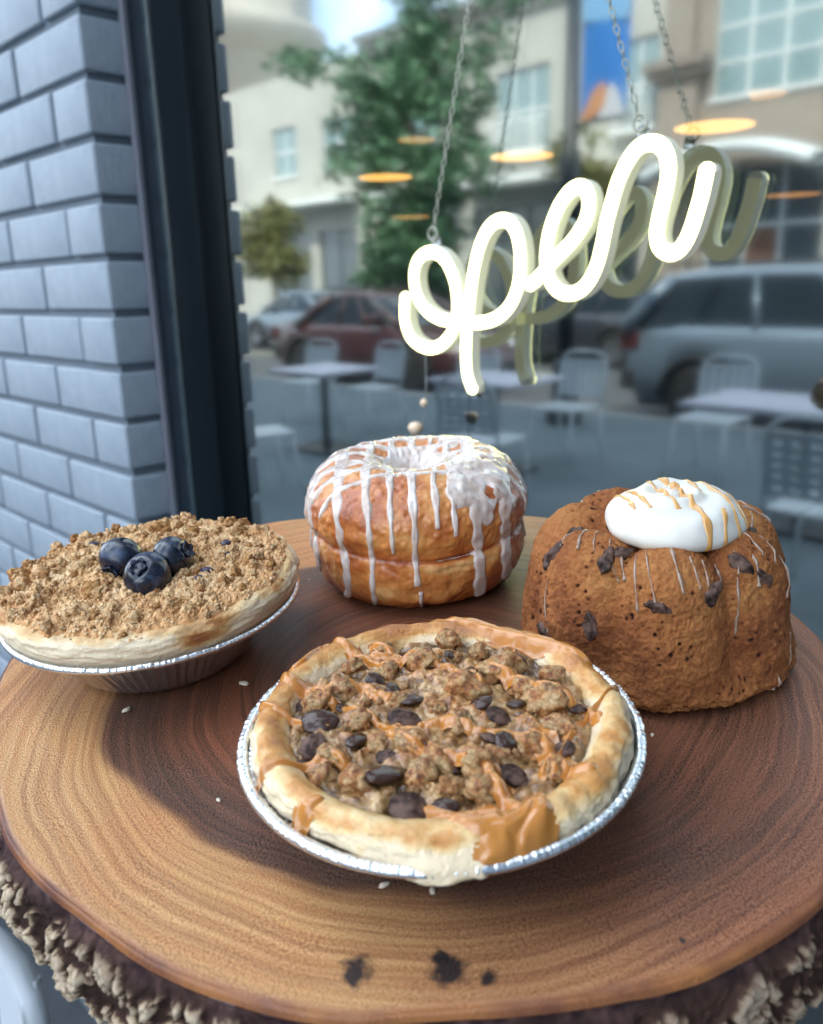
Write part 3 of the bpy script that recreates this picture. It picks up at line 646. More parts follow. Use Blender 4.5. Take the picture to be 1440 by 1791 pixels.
for lb_, x_, y_, r_ in (('white perforated chair mirrored in front of the lamp post', -3.90, 5.05, .50*math.pi), ('white perforated chair mirrored right under the stem of the letter p', -5.05, 5.1, .46*math.pi), ('white perforated chair mirrored right of the leftmost table', -6.25, 5.05, .52*math.pi),
                        ('white perforated chair mirrored nearest to the dark frame', -7.25, 5.0, .45*math.pi), ('white perforated chair with its back to the shop, mirrored above the cake', -3.50, 3.55, -.55*math.pi),
                        ('white perforated chair with its back to the shop, mirrored at the right edge', -1.20, 3.20, -.5*math.pi), ('white perforated chair standing close to the shop, mirrored low beside the dark frame', -4.95, 2.75, -.4*math.pi)):
    copy_tree(c0, lb_, (x_, RY(y_), 0), r_)
copy_tree(c0, 'white metal chair standing on the pavement below the wood slab at left', (-.71, -.74, 0), math.radians(-45))

# ================================================================== WOOD SLAB AND WHAT STANDS ON IT
BO = Vector((-.1854, -.4198, 1.3323)); BX = Vector((.9993, .0032, -.0379)); BN = Vector((.0380, -.0832, .9958)).normalized()
BX = (BX-BN*BX.dot(BN)).normalized(); BY = BN.cross(BX)
BM = Matrix(((BX.x, BY.x, BN.x, BO.x), (BX.y, BY.y, BN.y, BO.y), (BX.z, BY.z, BN.z, BO.z), (0, 0, 0, 1)))   # the slab tips a little towards the street
def on_board(x, y, z=0, rz=0): return BM @ Matrix.Translation((x, y, z)) @ Matrix.Rotation(rz, 4, 'Z')
OUT = [(-174.0, .1426), (-157.0, .1377), (-144.1, .1376), (-136.5, .1383), (-128.7, .1354), (-119.7, .1316), (-111.4, .1296), (-104.8, .129), (-99.1, .1292), (-94.6, .1301), (-89.4, .1303), (-84.2, .1304), (-78.5, .1306), (-73.1, .1318), (-67.9, .1336), (-63.8, .1346), (-60.0, .1353), (-55.9, .1364), (-52.6, .1372), (-49.6, .1377), (-45.2, .1368), (-40.8, .1369), (-34.3, .1382), (-29.8, .1395), (-25.2, .1411), (-22.0, .1421), (-18.2, .1422), (-14.0, .1428), (-10.4, .1431), (-7.8, .1431), (-3.0, .1412), (5.4, .1365), (15.4, .1326), (27.8, .1318), (39.2, .1344), (47.9, .1328), (61.0, .1321), (77.9, .1332), (92.1, .1295), (103.2, .128), (111.7, .1262), (124.2, .1245), (136.9, .1266), (149.0, .1323), (156.0, .136), (163.8, .1402), (174.1, .1424)]
oa = np.radians([a for a, _ in OUT]); orr = np.array([r for _, r in OUT])
def r_out(th):
    t = (np.asarray(th)+np.pi) % (2*np.pi)-np.pi
    return np.interp(t, np.r_[oa[-1]-2*np.pi, oa, oa[0]+2*np.pi], np.r_[orr[-1], orr, orr[0]])
slab = thing('wood_slab', 'round live edge wooden slab with rough bark rim, holding the pastries', 'board', matrix=BM.copy())
NT = 1500
th = np.linspace(-np.pi, np.pi, NT, endpoint=False)
ro = np.convolve(np.r_[r_out(th)[-6:], r_out(th), r_out(th)[:6]], np.ones(13)/13, 'valid')
# cut face: rings about the pith, heart shape read off the grain
u = np.r_[np.linspace(0, .97, 90), .975, .98, .985, .99, .995, 1.0]
Pt = np.stack([np.outer(np.cos(th)*ro, u), np.outer(np.sin(th)*ro, u), np.zeros((NT, len(u)))], -1)
Pt[..., 2] += .00025*fbm(Pt*40, 2)
edge = sstep(.992, 1.0, u)[None, :]; Pt[..., 2] -= .0006*edge**2
# bevelled smooth ring under the bark line
bev = []
for k, (dr, dz) in enumerate(((.0002, -.0004), (.0007, -.0012), (.0010, -.0024))):
    rr = ro+dr*(1+.45*fbm(np.stack([np.cos(th)*3, np.sin(th)*3, 0*th], -1), 2)); bev.append(np.stack([np.cos(th)*rr, np.sin(th)*rr, 0*th+dz+.0003*perlin(np.stack([np.cos(th)*14, np.sin(th)*14, 0*th+k], -1))], -1))
Pt = np.concatenate([Pt, np.stack(bev, 1)], 1)
px, py = Pt[..., 0]-.022, Pt[..., 1]+.006
rad = np.hypot(px, py); ang = np.arctan2(py, px)
hk = np.radians([-180, -150, -128, -113, -92, -72, -50, -25, 0, 30, 60, 90, 120, 150, 180]); hr = np.array([.106, .106, .106, .103, .095, .093, .095, .112, .126, .11, .088, .086, .092, .100, .106])
heart = rad/np.interp(ang, hk, hr)*(1+.045*fbm(np.stack([np.cos(ang)*1.6, np.sin(ang)*1.6, rad*18], -1), 3))
uu = np.broadcast_to(np.r_[u, 1.02, 1.04, 1.06][None, :], heart.shape)
seam_dir = math.radians(140); ang2 = (ang-seam_dir) % (2*np.pi)
rightness = sstep(-.03, .085, (Pt[..., 0]*.702+Pt[..., 1]*.712)+.02*fbm(Pt*16, 3))
wid = .04+.30*rightness
smask = sstep(0, 1, (heart-(1-wid*.75))/wid)
band = np.exp(-((heart-(.90-.16*rightness))/(.085+.10*rightness))**2)*(1-.45*rightness)
me_ = grid_mesh('cut_face', Pt, True, attr={'heart': heart, 'smask': smask, 'band': band, 'rightness': rightness, 'angc': ang2, 'radc': rad, 'rim': uu, 'ring': rad+.0022*fbm(np.stack([np.cos(ang)*2.2, np.sin(ang)*2.2, rad*25], -1), 3)})
m = pmat('cut_wood', (.3, .15, .06), .42, spec=.34); MAT['wood'] = m
vec = coord(m)
n1 = noise(m, 26, 4, .6); n2 = noise(m, 9, 3)
h_ = math_(m, 'ADD', attr(m, 'heart'), math_(m, 'MULTIPLY', math_(m, 'SUBTRACT', n1, .5), .16))
cb = ramp(m, h_, [(.0, (.17, .066, .028)), (.30, (.12, .042, .020)), (.50, (.080, .027, .015)), (.70, (.115, .040, .020)), (.95, (.07, .023, .014))])
cb = mixc(m, attr(m, 'band'), cb, (.060, .025, .016))
cs = math_(m, 'ADD', attr(m, 'smask'), math_(m, 'MULTIPLY', math_(m, 'SUBTRACT', n1, .5), .12), clamp=True)
def ring1(freq, det=2):
    q = N(m, 'ShaderNodeTexNoise'); q.inputs['Scale'].default_value = 1; q.inputs['Detail'].default_value = det; q.inputs['Roughness'].default_value = .6
    cq = N(m, 'ShaderNodeCombineXYZ'); L(m, math_(m, 'MULTIPLY', attr(m, 'ring'), freq), cq.inputs[0])
    sq = N(m, 'ShaderNodeVectorMath', operation='SCALE'); sq.inputs['Scale'].default_value = 7; L(m, vec, sq.inputs[0])
    aq = N(m, 'ShaderNodeVectorMath', operation='ADD'); L(m, cq.outputs[0], aq.inputs[0]); L(m, sq.outputs[0], aq.inputs[1]); L(m, aq.outputs[0], q.inputs['Vector']); return q.outputs['Fac']
rb_ = ring1(210, 3)
sapL = ramp(m, rb_, [(.30, (.34, .145, .050)), (.42, (.48, .245, .090)), (.50, (.56, .325, .135)), (.58, (.40, .185, .068)), (.68, (.53, .300, .118))])
sapR = ramp(m, rb_, [(.30, (.12, .042, .025)), (.42, (.22, .088, .044)), (.50, (.30, .132, .066)), (.58, (.155, .056, .031)), (.68, (.27, .115, .056))])
cb = mixc(m, .85, cb, mixc(m, 1.0, cb, ramp(m, rb_, [(.30, (.42, .36, .34)), (.44, (1.25, 1.2, 1.15)), (.50, (1.9, 1.8, 1.7)), (.58, (.62, .52, .48)), (.68, (1.5, 1.4, 1.3))]), 'MULTIPLY'))
sap = mixc(m, attr(m, 'rightness'), sapL, sapR)
# growth rings
rw = N(m, 'ShaderNodeTexNoise'); rw.inputs['Scale'].default_value = 1; rw.inputs['Detail'].default_value = 3; rw.inputs['Roughness'].default_value = .6
cx_ = N(m, 'ShaderNodeCombineXYZ'); L(m, math_(m, 'MULTIPLY', attr(m, 'ring'), 420), cx_.inputs[0])
sx_ = N(m, 'ShaderNodeVectorMath', operation='SCALE'); sx_.inputs['Scale'].default_value = 5; L(m, vec, sx_.inputs[0])
ad_ = N(m, 'ShaderNodeVectorMath', operation='ADD'); L(m, cx_.outputs[0], ad_.inputs[0]); L(m, sx_.outputs[0], ad_.inputs[1]); L(m, ad_.outputs[0], rw.inputs['Vector'])
rings = rw.outputs['Fac']
c1 = mixc(m, cs, cb, sap)
c2 = mixc(m, math_(m, 'MULTIPLY', ramp(m, rings, [(.36, (1, 1, 1)), (.56, (0, 0, 0))]), .36), c1, mixc(m, 1.0, c1, (.46, .36, .33), 'MULTIPLY'))
# reddish tint to the right, pale edge band
c2 = mixc(m, ramp(m, n2, [(.45, (0, 0, 0)), (.7, (.55, .55, .55))]), c2, mixc(m, 1.0, c2, (.95, .60, .50), 'MULTIPLY'))
# pore flecks
vo = N(m, 'ShaderNodeTexVoronoi'); vo.inputs['Scale'].default_value = 1; vo.voronoi_dimensions = '2D'
cv_ = N(m, 'ShaderNodeCombineXYZ'); L(m, math_(m, 'MULTIPLY', attr(m, 'angc'), 190), cv_.inputs[0]); L(m, math_(m, 'MULTIPLY', attr(m, 'radc'), 2000), cv_.inputs[1])
wz = N(m, 'ShaderNodeTexNoise'); wz.inputs['Scale'].default_value = 60; wz.inputs['Detail'].default_value = 2; L(m, vec, wz.inputs['Vector'])
wq = N(m, 'ShaderNodeVectorMath', operation='MULTIPLY_ADD'); L(m, wz.outputs['Color'], wq.inputs[0]); wq.inputs[1].default_value = (14, 14, 14); L(m, cv_.outputs[0], wq.inputs[2]); L(m, wq.outputs[0], vo.inputs['Vector']); vo_f = math_(m, 'SUBTRACT', 1.0, vo.outputs['Distance'])
fl = ramp(m, vo_f, [(.52, (0, 0, 0)), (.80, (1, 1, 1))])
c3 = mixc(m, math_(m, 'MULTIPLY', fl, math_(m, 'ADD', .34, math_(m, 'MULTIPLY', n2, .8))), mixc(m, 1.0, c2, (.86, .82, .80), 'MULTIPLY'), mixc(m, 1.0, mixc(m, .13, c2, (.58, .42, .27)), (1.6, 1.52, 1.45), 'MULTIPLY'))
rm_ = ramp(m, attr(m, 'rim'), [(.0, (0, 0, 0)), (.990, (0, 0, 0)), (.998, (1, 1, 1))])
rimc = ramp(m, noise(m, 45, 5), [(.38, (.34, .135, .045)), (.62, (.15, .052, .028))])
c4 = mixc(m, rm_, c3, rimc)
# small dark knots
for (kx, ky, kr) in ((.0831, -.0982, .0040), (.0964, -.0859, .0043), (.1030, -.0821, .0021), (.1260, -.0497, .0008), (.0935, -.0850, .0022)):
    dv = N(m, 'ShaderNodeVectorMath', operation='DISTANCE'); dv.inputs[1].default_value = (kx, ky, 0)
    wv_ = N(m, 'ShaderNodeVectorMath', operation='ADD'); nz = N(m, 'ShaderNodeTexNoise'); nz.inputs['Scale'].default_value = 330; nz.inputs['Detail'].default_value = 4; L(m, vec, nz.inputs['Vector'])
    sc_ = N(m, 'ShaderNodeVectorMath', operation='MULTIPLY_ADD'); L(m, nz.outputs['Color'], sc_.inputs[0]); sc_.inputs[1].default_value = (kr*1.9,)*3; sc_.inputs[2].default_value = (-kr*.95,)*3
    L(m, vec, wv_.inputs[0]); L(m, sc_.outputs[0], wv_.inputs[1]); L(m, wv_.outputs[0], dv.inputs[0])
    c4 = mixc(m, ramp(m, math_(m, 'DIVIDE', dv.outputs['Value'], kr), [(.5, (.96, .96, .96)), (1.0, (0, 0, 0))]), c4, (.012, .010, .012))
base(m, c4)
hgt = math_(m, 'ADD', math_(m, 'MULTIPLY', vo_f, 1.0), math_(m, 'MULTIPLY', rings, .35))
bump(m, hgt, .30, .0003)
L(m, ramp(m, vo_f, [(.5, (.46, .46, .46)), (.8, (.27, .27, .27))]), bsdf(m).inputs['Roughness'])
link('cut_face', me_, m, slab)
# bark
NZ = 84
v = np.linspace(0, 1, NZ)[None, :]
TH = th[:, None]
thick = .0270+.0022*fbm(np.stack([np.cos(th)*2, np.sin(th)*2, 0*th+5], -1), 3)[:, None]
z = -.0026-thick*v
rb = ro[:, None]+.0020+.0030*np.sin(np.clip(v*1.6, 0, 1)*np.pi*.5)-.0050*sstep(.6, 1.05, v)+.0016*fbm(np.stack([np.cos(TH)*9+0*v, np.sin(TH)*9+0*v, v*3+0*TH], -1), 3)
Q = np.stack([np.cos(TH)*rb, np.sin(TH)*rb, z], -1)
warp = Q+.0035*np.stack([fbm(Q*90, 3), fbm(Q*90+9, 3), fbm(Q*90+21, 3)], -1)
f1, f2_ = worley(warp*np.array([150, 150, 52])); g1, g2 = worley(warp*np.array([380, 380, 230])+7)
plate = sstep(.03, .20, f2_-f1); fine = sstep(.02, .25, g2-g1)
up_ = sstep(.02, .16, v+.05*fbm(Q*110+14, 3))
flk = sstep(-.16, .10, fbm(Q*75+3, 4)+.5*(up_-.75))
step_ = np.floor(3.999*np.clip(.5+.9*fbm(warp*70+40, 2), 0, 1))/3
disp = (.0020*plate*flk+.0011*step_+.0005*fine*flk+.0005*fbm(Q*600, 4, .6))*(.2+.8*up_)
rb2 = rb+disp-.0018
Q = np.stack([np.cos(TH)*rb2, np.sin(TH)*rb2, z+.0008*fbm(Q*170+31, 3)*(v > .01)], -1)
Q[:, 0] = bev[-1]-np.array([0, 0, .0002])
me_ = grid_mesh('bark', Q[:, ::-1], True, attr={'plate': (plate*flk*(.45+.55*fine)*up_)[:, ::-1], 'top': np.broadcast_to(1-up_, flk.shape)[:, ::-1]})
m = pmat('bark', (.2, .17, .14), .9, spec=.2); MAT['bark'] = m
f = math_(m, 'ADD', attr(m, 'plate'), math_(m, 'MULTIPLY', math_(m, 'SUBTRACT', noise(m, 420, 6, .7), .5), 1.0))
bc = ramp(m, f, [(.08, (.035, .018, .014)), (.30, (.10, .058, .040)), (.46, (.40, .29, .185)), (.82, (.66, .53, .375))])
side = ramp(m, noise(m, 9, 3), [(.44, (0, 0, 0)), (.60, (1, 1, 1))])
bc = mixc(m, math_(m, 'MULTIPLY', side, .5), bc, (.085, .045, .032))
base(m, mixc(m, attr(m, 'top'), bc, ramp(m, noise(m, 260, 4), [(.4, (.035, .018, .020)), (.65, (.12, .065, .055))]))); bump(m, noise(m, 900, 6, .75), .8, .0008)
link('bark', me_, m, slab)
cb_ = MB(); cb_.add([(.86*r*math.cos(a), .86*r*math.sin(a), -.0295) for a, r in zip(th[::6], ro[::6])], [tuple(range(len(th[::6])))[::-1]]); cb_.put('underside', MAT['bark'], slab)

# what carries the slab: a tall slender stand on the pavement
st = thing('display_stand', 'tall slender dark stand under the wooden slab', 'stand', (BO.x-.02, BO.y+.03, 0))
MB().lathe([(.16, 0), (.16, .012), (.03, .02), (.018, .04), (.018, 1.262), (.03, 1.27)], 32).put('pole', MAT['dark_metal'], st, True)
plt = MB().lathe([(.07, -.040), (.07, -.0300)], 32, Matrix.Translation((-st.location.x, -st.location.y, 0)) @ BM); plt.put('top_plate', MAT['dark_metal'], st)

# ------------------------------------------------------------------ foil tins
def tin(label, x, y, rz):
    t = thing('pie_tin', label, 'pie tin', matrix=on_board(x, y, .0002, rz), group='foil pie tins')
    n = 1200; a = np.linspace(0, 2*np.pi, n, endpoint=False)
    prof = [(.0001, .0004), (.020, .0004), (.0270, .0003), (.0288, .0006), (.0297, .0018), (.0318, .0050), (.0350, .0092), (.0385, .0138), (.0415, .0176), (.0432, .0193), (.0440, .0197), (.0458, .0198), (.0468, .0199)]
    P = np.array([[(r*math.cos(q), r*math.sin(q), z_) for r, z_ in prof] for q in a])
    fl_ = np.sin(a*74+1.2*np.sin(a*3))
    for k in range(4, 11):
        amp = .00045*(1-abs(k-6)/6); P[:, k, 0] += np.cos(a)*fl_*amp; P[:, k, 1] += np.sin(a)*fl_*amp
    P[:, 9:, 2] += (.00022*np.sin(a*150+2*np.sin(a*5))+.00025*perlin(np.stack([np.cos(a)*4, np.sin(a)*4, 0*a], -1)))[:, None]
    link('tin_bowl', grid_mesh('tin_bowl', P, True), MAT['foil'], t)
    prof = [(.0461+.0014*math.cos(q), .0203+.00125*math.sin(q)) for q in np.linspace(0, 2*math.pi, 12, endpoint=False)]
    P = np.array([[((r+.0008)*math.cos(q), (r+.0008)*math.sin(q), z_) for r, z_ in prof] for q in a])
    pn_ = lambda q, k: perlin(np.stack([np.cos(a)*q, np.sin(a)*q, 0*a+k], -1)); w_ = .00016*pn_(22, 2)+.00026*pn_(75, 3)+.00013*np.sin(a*150+12*pn_(6, 1))*(.3+1.2*np.abs(pn_(14, 5)))+.0003*perlin(np.stack([np.cos(a)*5, np.sin(a)*5, 0*a+8], -1))
    P[..., 2] += w_[:, None]; rr_ = np.hypot(P[..., 0], P[..., 1]); s_ = 1+(.6*w_[:, None]/rr_); P[..., 0] *= s_; P[..., 1] *= s_
    S_ = (.0485)/.0482; P[..., :2] *= S_
    link('rolled_rim', grid_mesh('rolled_rim', P, True, True), MAT['foil'], t)
O1 = (-.0624, -.0572); O2 = (.0609, -.0491)
tin('silver foil tin under the blueberry crumble pie', *O1, 0)
tin('silver foil tin under the chocolate walnut caramel pie', *O2, 1)

def rev_grid(prof, n, m_):
    p = resample(prof, m_); a = np.linspace(-np.pi, np.pi, n, endpoint=False)
    return p, a, np.stack([np.outer(np.cos(a), p[:, 0]), np.outer(np.sin(a), p[:, 0]), np.broadcast_to(p[:, 1], (n, m_))], -1)
def blob_mesh(name, sub, r, amp, freq, squash=(1, 1, 1), seed=0):
    bm = bmesh.new(); bmesh.ops.create_icosphere(bm, subdivisions=sub, radius=1)
    V = np.array([v.co for v in bm.verts]); F = [[v.index for v in f.verts] for f in bm.faces]; bm.free()
    V = V*(1+amp*fbm(V*freq+seed*7.7, 3)[:, None])*np.array(squash)*r
    return mesh_from(name, V, F)
# materials for bakes
m = pmat('pale_crust', (.72, .52, .30), .55, sss=.12, sss_r=(.004, .002, .001)); MAT['crust1'] = m
f = math_(m, 'ADD', attr(m, 'bake'), math_(m, 'MULTIPLY', math_(m, 'SUBTRACT', noise(m, 130, 5, .6), .5), .75))
base(m, ramp(m, f, [(.15, (.86, .71, .49)), (.45, (.74, .50, .24)), (.75, (.48, .21, .06)), (1.0, (.27, .085, .025))]))
bump(m, noise(m, 420, 6, .68), .8, .0010)
m = pmat('crumble', (.5, .33, .19), .85, spec=.3); MAT['crumble'] = m
f = math_(m, 'ADD', math_(m, 'MULTIPLY', noise(m, 75, 4, .6), .7), math_(m, 'MULTIPLY', noise(m, 900, 3, .6), .4))
base(m, ramp(m, f, [(.34, (.30, .135, .045)), (.48, (.68, .41, .19)), (.64, (.85, .62, .36))])); bump(m, noise(m, 1500, 4, .7), .8, .0006)
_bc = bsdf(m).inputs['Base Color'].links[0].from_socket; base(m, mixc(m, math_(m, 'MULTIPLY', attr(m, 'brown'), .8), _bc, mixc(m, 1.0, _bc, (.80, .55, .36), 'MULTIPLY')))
m = pmat('crumb_brown', (.42, .22, .10), .85, spec=.25); MAT['crumb_brown'] = m
base(m, ramp(m, noise(m, 700, 4), [(.35, (.36, .15, .045)), (.65, (.60, .33, .14))])); bump(m, noise(m, 1600, 4, .7), .7, .0005)

# ------------------------------------------------------------------ blueberry crumble pie
pie = thing('crumble_pie', 'blueberry crumble pie with a pale crust and three fresh berries on it', 'pie', matrix=on_board(*O1, 0))
prof = [(.0395, .0150), (.0425, .0185), (.0448, .0201), (.0466, .0213), (.0478, .0232), (.0483, .0255), (.0481, .0276), (.0472, .0291), (.0458, .0299), (.0440, .0300), (.0415, .0290)]
p_, a, P = rev_grid(prof, 720, 70)
D = grid_normals(P)
up1_ = sstep(.0205, .026, P[..., 2])
d = .0009*fbm(P*np.array([45, 45, 170]), 4)*up1_+.0006*np.abs(fbm(P*np.array([60, 60, 420])+6, 3))*up1_+.00035*fbm(P*np.array([160, 160, 700]), 3)*up1_
P = P-D*d[..., None]*np.sign((D[..., :2]*P[..., :2]).sum(-1, keepdims=True)*-1+1e-9)
bake = sstep(.0270, .0300, P[..., 2]+.0012*fbm(P*90, 3))*.60-.14+.24*fbm(P*np.array([60, 60, 110])+4, 4, .6)
for aa, zz, s_ in ((-.25, .026, .9), (-.12, .0255, .5), (-1.75, .0282, .5), (2.7, .027, .4)):
    bake += s_*np.exp(-((a[:, None]-aa)/.14)**2-((P[..., 2]-zz)/.0032)**2)
link('crust', grid_mesh('crust', P, True, attr={'bake': bake}), MAT['crust1'], pie)
nr = 250; rr = np.linspace(.0004, .0470, nr); a = np.linspace(-np.pi, np.pi, 760, endpoint=False)
P = np.stack([np.outer(np.cos(a), rr), np.outer(np.sin(a), rr), np.zeros((760, nr))], -1)
edge_ = 1+.018*fbm(np.stack([np.cos(a)*6, np.sin(a)*6, 0*a], -1), 3)[:, None]
P[..., :2] *= (1+(edge_[..., None]-1)*sstep(.03, .047, rr)[None, :, None])
def crumb_h(P):
    r_ = np.hypot(P[..., 0], P[..., 1]); Z = P*np.array([1, 1, 0])
    b_ = .0296+.0020*(1-(r_/.047)**2)-.0022*np.exp(-(((P[..., 0]-.006)/.012)**2+((P[..., 1]+.004)/.012)**2))
    w1, _ = worley(Z*230+.5*perlin(Z*300)[..., None]); w2, _ = worley(Z*520+5); w3, _ = worley(Z*1150+9)
    h = .0032*np.clip(.78-w1, 0, 1)*(.4+.6*sstep(-.3, .3, perlin(Z*90+2)))+.0015*np.clip(.8-w2, 0, 1)+.0008*np.clip(.8-w3, 0, 1)+.0009*fbm(Z*110, 3)
    return b_+h-.0028*sstep(.0435, .0472, r_)
P[..., 2] = crumb_h(P)
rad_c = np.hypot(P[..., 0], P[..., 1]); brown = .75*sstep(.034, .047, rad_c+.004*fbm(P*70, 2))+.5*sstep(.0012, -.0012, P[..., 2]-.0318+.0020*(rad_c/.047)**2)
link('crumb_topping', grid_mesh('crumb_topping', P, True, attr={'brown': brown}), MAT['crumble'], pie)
cm = [blob_mesh('crumb', 3, 1, .62, 1.9, (1, .85, .8), k) for k in range(6)]
for nm_, cols in (('crumb_lump', ((.38, .17, .06), (.71, .44, .21), (.86, .64, .38))), ('crumb_toasted', ((.22, .085, .025), (.46, .23, .08), (.64, .40, .18)))):
    m = pmat(nm_, cols[1], .85, spec=.3); MAT[nm_] = m; base(m, ramp(m, noise(m, 2.2, 5, .65), [(.36, cols[0]), (.50, cols[1]), (.64, cols[2])])); bump(m, noise(m, 6, 4, .7), .8, .0006)
for k, me_ in enumerate(cm): me_.materials.append(MAT['crumb_lump' if k % 3 else 'crumb_toasted'])
rg = np.random.RandomState(4)
BER = ((-.0653, -.0648), (-.0492, -.0647), (-.0527, -.0534))
def free(x, y): return all(math.hypot(x-bx_+O1[0], y-by_+O1[1]) > .0068 for bx_, by_ in BER)
n = 0
while n < 290:
    q = math.sqrt(rg.rand())*.0455; t_ = rg.rand()*6.283; x, y = q*math.cos(t_), q*math.sin(t_)
    if not free(x, y): continue
    s_ = .0008+.0014*rg.rand()**2+(.0012 if rg.rand() < .16 else 0)
    zc = float(crumb_h(np.array([[x, y, 0.]]))[0])
    o = link('crumb', cm[rg.randint(6)], None, pie, (x, y, zc+s_*.25), tuple(rg.rand(3)*6)); o.scale = (s_, s_, s_); n += 1
# fine crumbs, too many to count
mb = MB(); bm = bmesh.new(); bmesh.ops.create_icosphere(bm, subdivisions=1, radius=1); IV = np.array([v.co for v in bm.verts]); IF = np.array([[v.index for v in f.verts] for f in bm.faces]); bm.free()
def scatter(n, rad_, hfun, smin, smax, rgx, ok=None):
    q = np.sqrt(rgx.rand(n))*rad_; t_ = rgx.rand(n)*2*np.pi; c = np.stack([q*np.cos(t_), q*np.sin(t_), 0*q], -1)
    if ok is not None: c = c[[ok(x, y) for x, y, _ in c]]
    c[:, 2] = hfun(c); s_ = smin+(smax-smin)*rgx.rand(len(c))**2; c[:, 2] += s_*.3
    V = IV[None]*(s_[:, None, None]*(.7+.6*rgx.rand(len(c), 12, 1)))+c[:, None, :]
    F = IF[None]+(np.arange(len(c))*12)[:, None, None]
    return V.reshape(-1, 3), F.reshape(-1, 3)
V, F = scatter(5200, .0462, crumb_h, .00022, .0007, rg, free)
tag(link('fine_crumbs', mesh_from('fine_crumbs', V, F), MAT['crumble'], pie), kind='stuff')
# sunken berries showing through
mb_me = blob_mesh('berry_piece', 2, 1, .25, 1.5, (1, .8, .5), 3); mb_me.materials.append(pmat('berry_juice', (.035, .022, .05), .35))
for x, y, s_ in ((-.0335, -.004, .0022), (-.031, -.001, .0015), (.006, .026, .0022), (.0135, .0215, .0019), (.0215, .0085, .0022), (.024, .004, .0017), (.010, .0235, .0016), (.017, -.006, .0014), (-.010, .028, .0016)):
    o = link('berry_piece', mb_me, None, pie, (x, y, float(crumb_h(np.array([[x, y, 0.]]))[0])+.0003), (0, 0, x*900)); o.scale = (s_, s_, s_)
# blueberries
m = pmat('blueberry_skin', (.02, .035, .09), .38, coat=.25, coat_r=.2); MAT['berry'] = m
f = noise(m, 150, 4, .6, dist=.6)
base(m, ramp(m, f, [(.40, (.004, .006, .014)), (.56, (.009, .016, .038)), (.72, (.045, .075, .145))])); L(m, ramp(m, f, [(.45, (.16, .16, .16)), (.7, (.48, .48, .48))]), bsdf(m).inputs['Roughness'])
bump(m, noise(m, 900, 3), .12, .0003)
MAT['berry_crown'] = pmat('berry_crown', (.022, .03, .06), .6)
def blueberry(label, x, y, z_, r, tilt):
    t = thing('blueberry', label, 'blueberry', matrix=on_board(x, y, z_) @ Matrix.Rotation(tilt[1], 4, 'Z') @ Matrix.Rotation(tilt[0], 4, 'X'), group='blueberries on the crumble pie')
    n = 72; ph = np.linspace(0, math.pi, 60); a = np.linspace(0, 2*np.pi, n, endpoint=False)
    rp = r*np.sin(ph); zp = r*.88*np.cos(ph)-.0016*np.exp(-(rp/.0022)**2)*(np.cos(ph) > 0)-.0006*np.exp(-(rp/.002)**2)*(np.cos(ph) < 0)*-1
    P = np.stack([np.outer(np.cos(a), rp), np.outer(np.sin(a), rp), np.broadcast_to(zp, (n, 60))], -1); P *= 1+.018*fbm(P*140+x*900, 2)[..., None]
    link('berry_skin', grid_mesh('berry_skin', P, True), MAT['berry'], t)
    P = []
    for i, q in enumerate(a):
        lobe = .5+.5*math.cos(5*q); ro_ = .0021+.0010*lobe
        P.append([((.0017)*math.cos(q), .0017*math.sin(q), r*.88-.0010), (.0021*math.cos(q), .0021*math.sin(q), r*.88-.0001), (ro_*math.cos(q), ro_*math.sin(q), r*.88+.0002+.0003*lobe), ((ro_-.0002)*math.cos(q), (ro_-.0002)*math.sin(q), r*.88-.0003), (.0021*math.cos(q), .0021*math.sin(q), r*.88-.0008)])
    link('berry_crown', grid_mesh('berry_crown', np.array(P), True), MAT['berry_crown'], t)
blueberry('back left blueberry on the crumble pie, the biggest, lying on its side', *BER[0], .0360, .0076, (1.9, .4))
blueberry('front blueberry on the crumble pie with its crown turned up to the viewer', *BER[1], .0350, .0075, (.75, .55))
blueberry('right hand blueberry on the crumble pie, behind the front one', *BER[2], .0360, .0071, (1.1, 2.3))

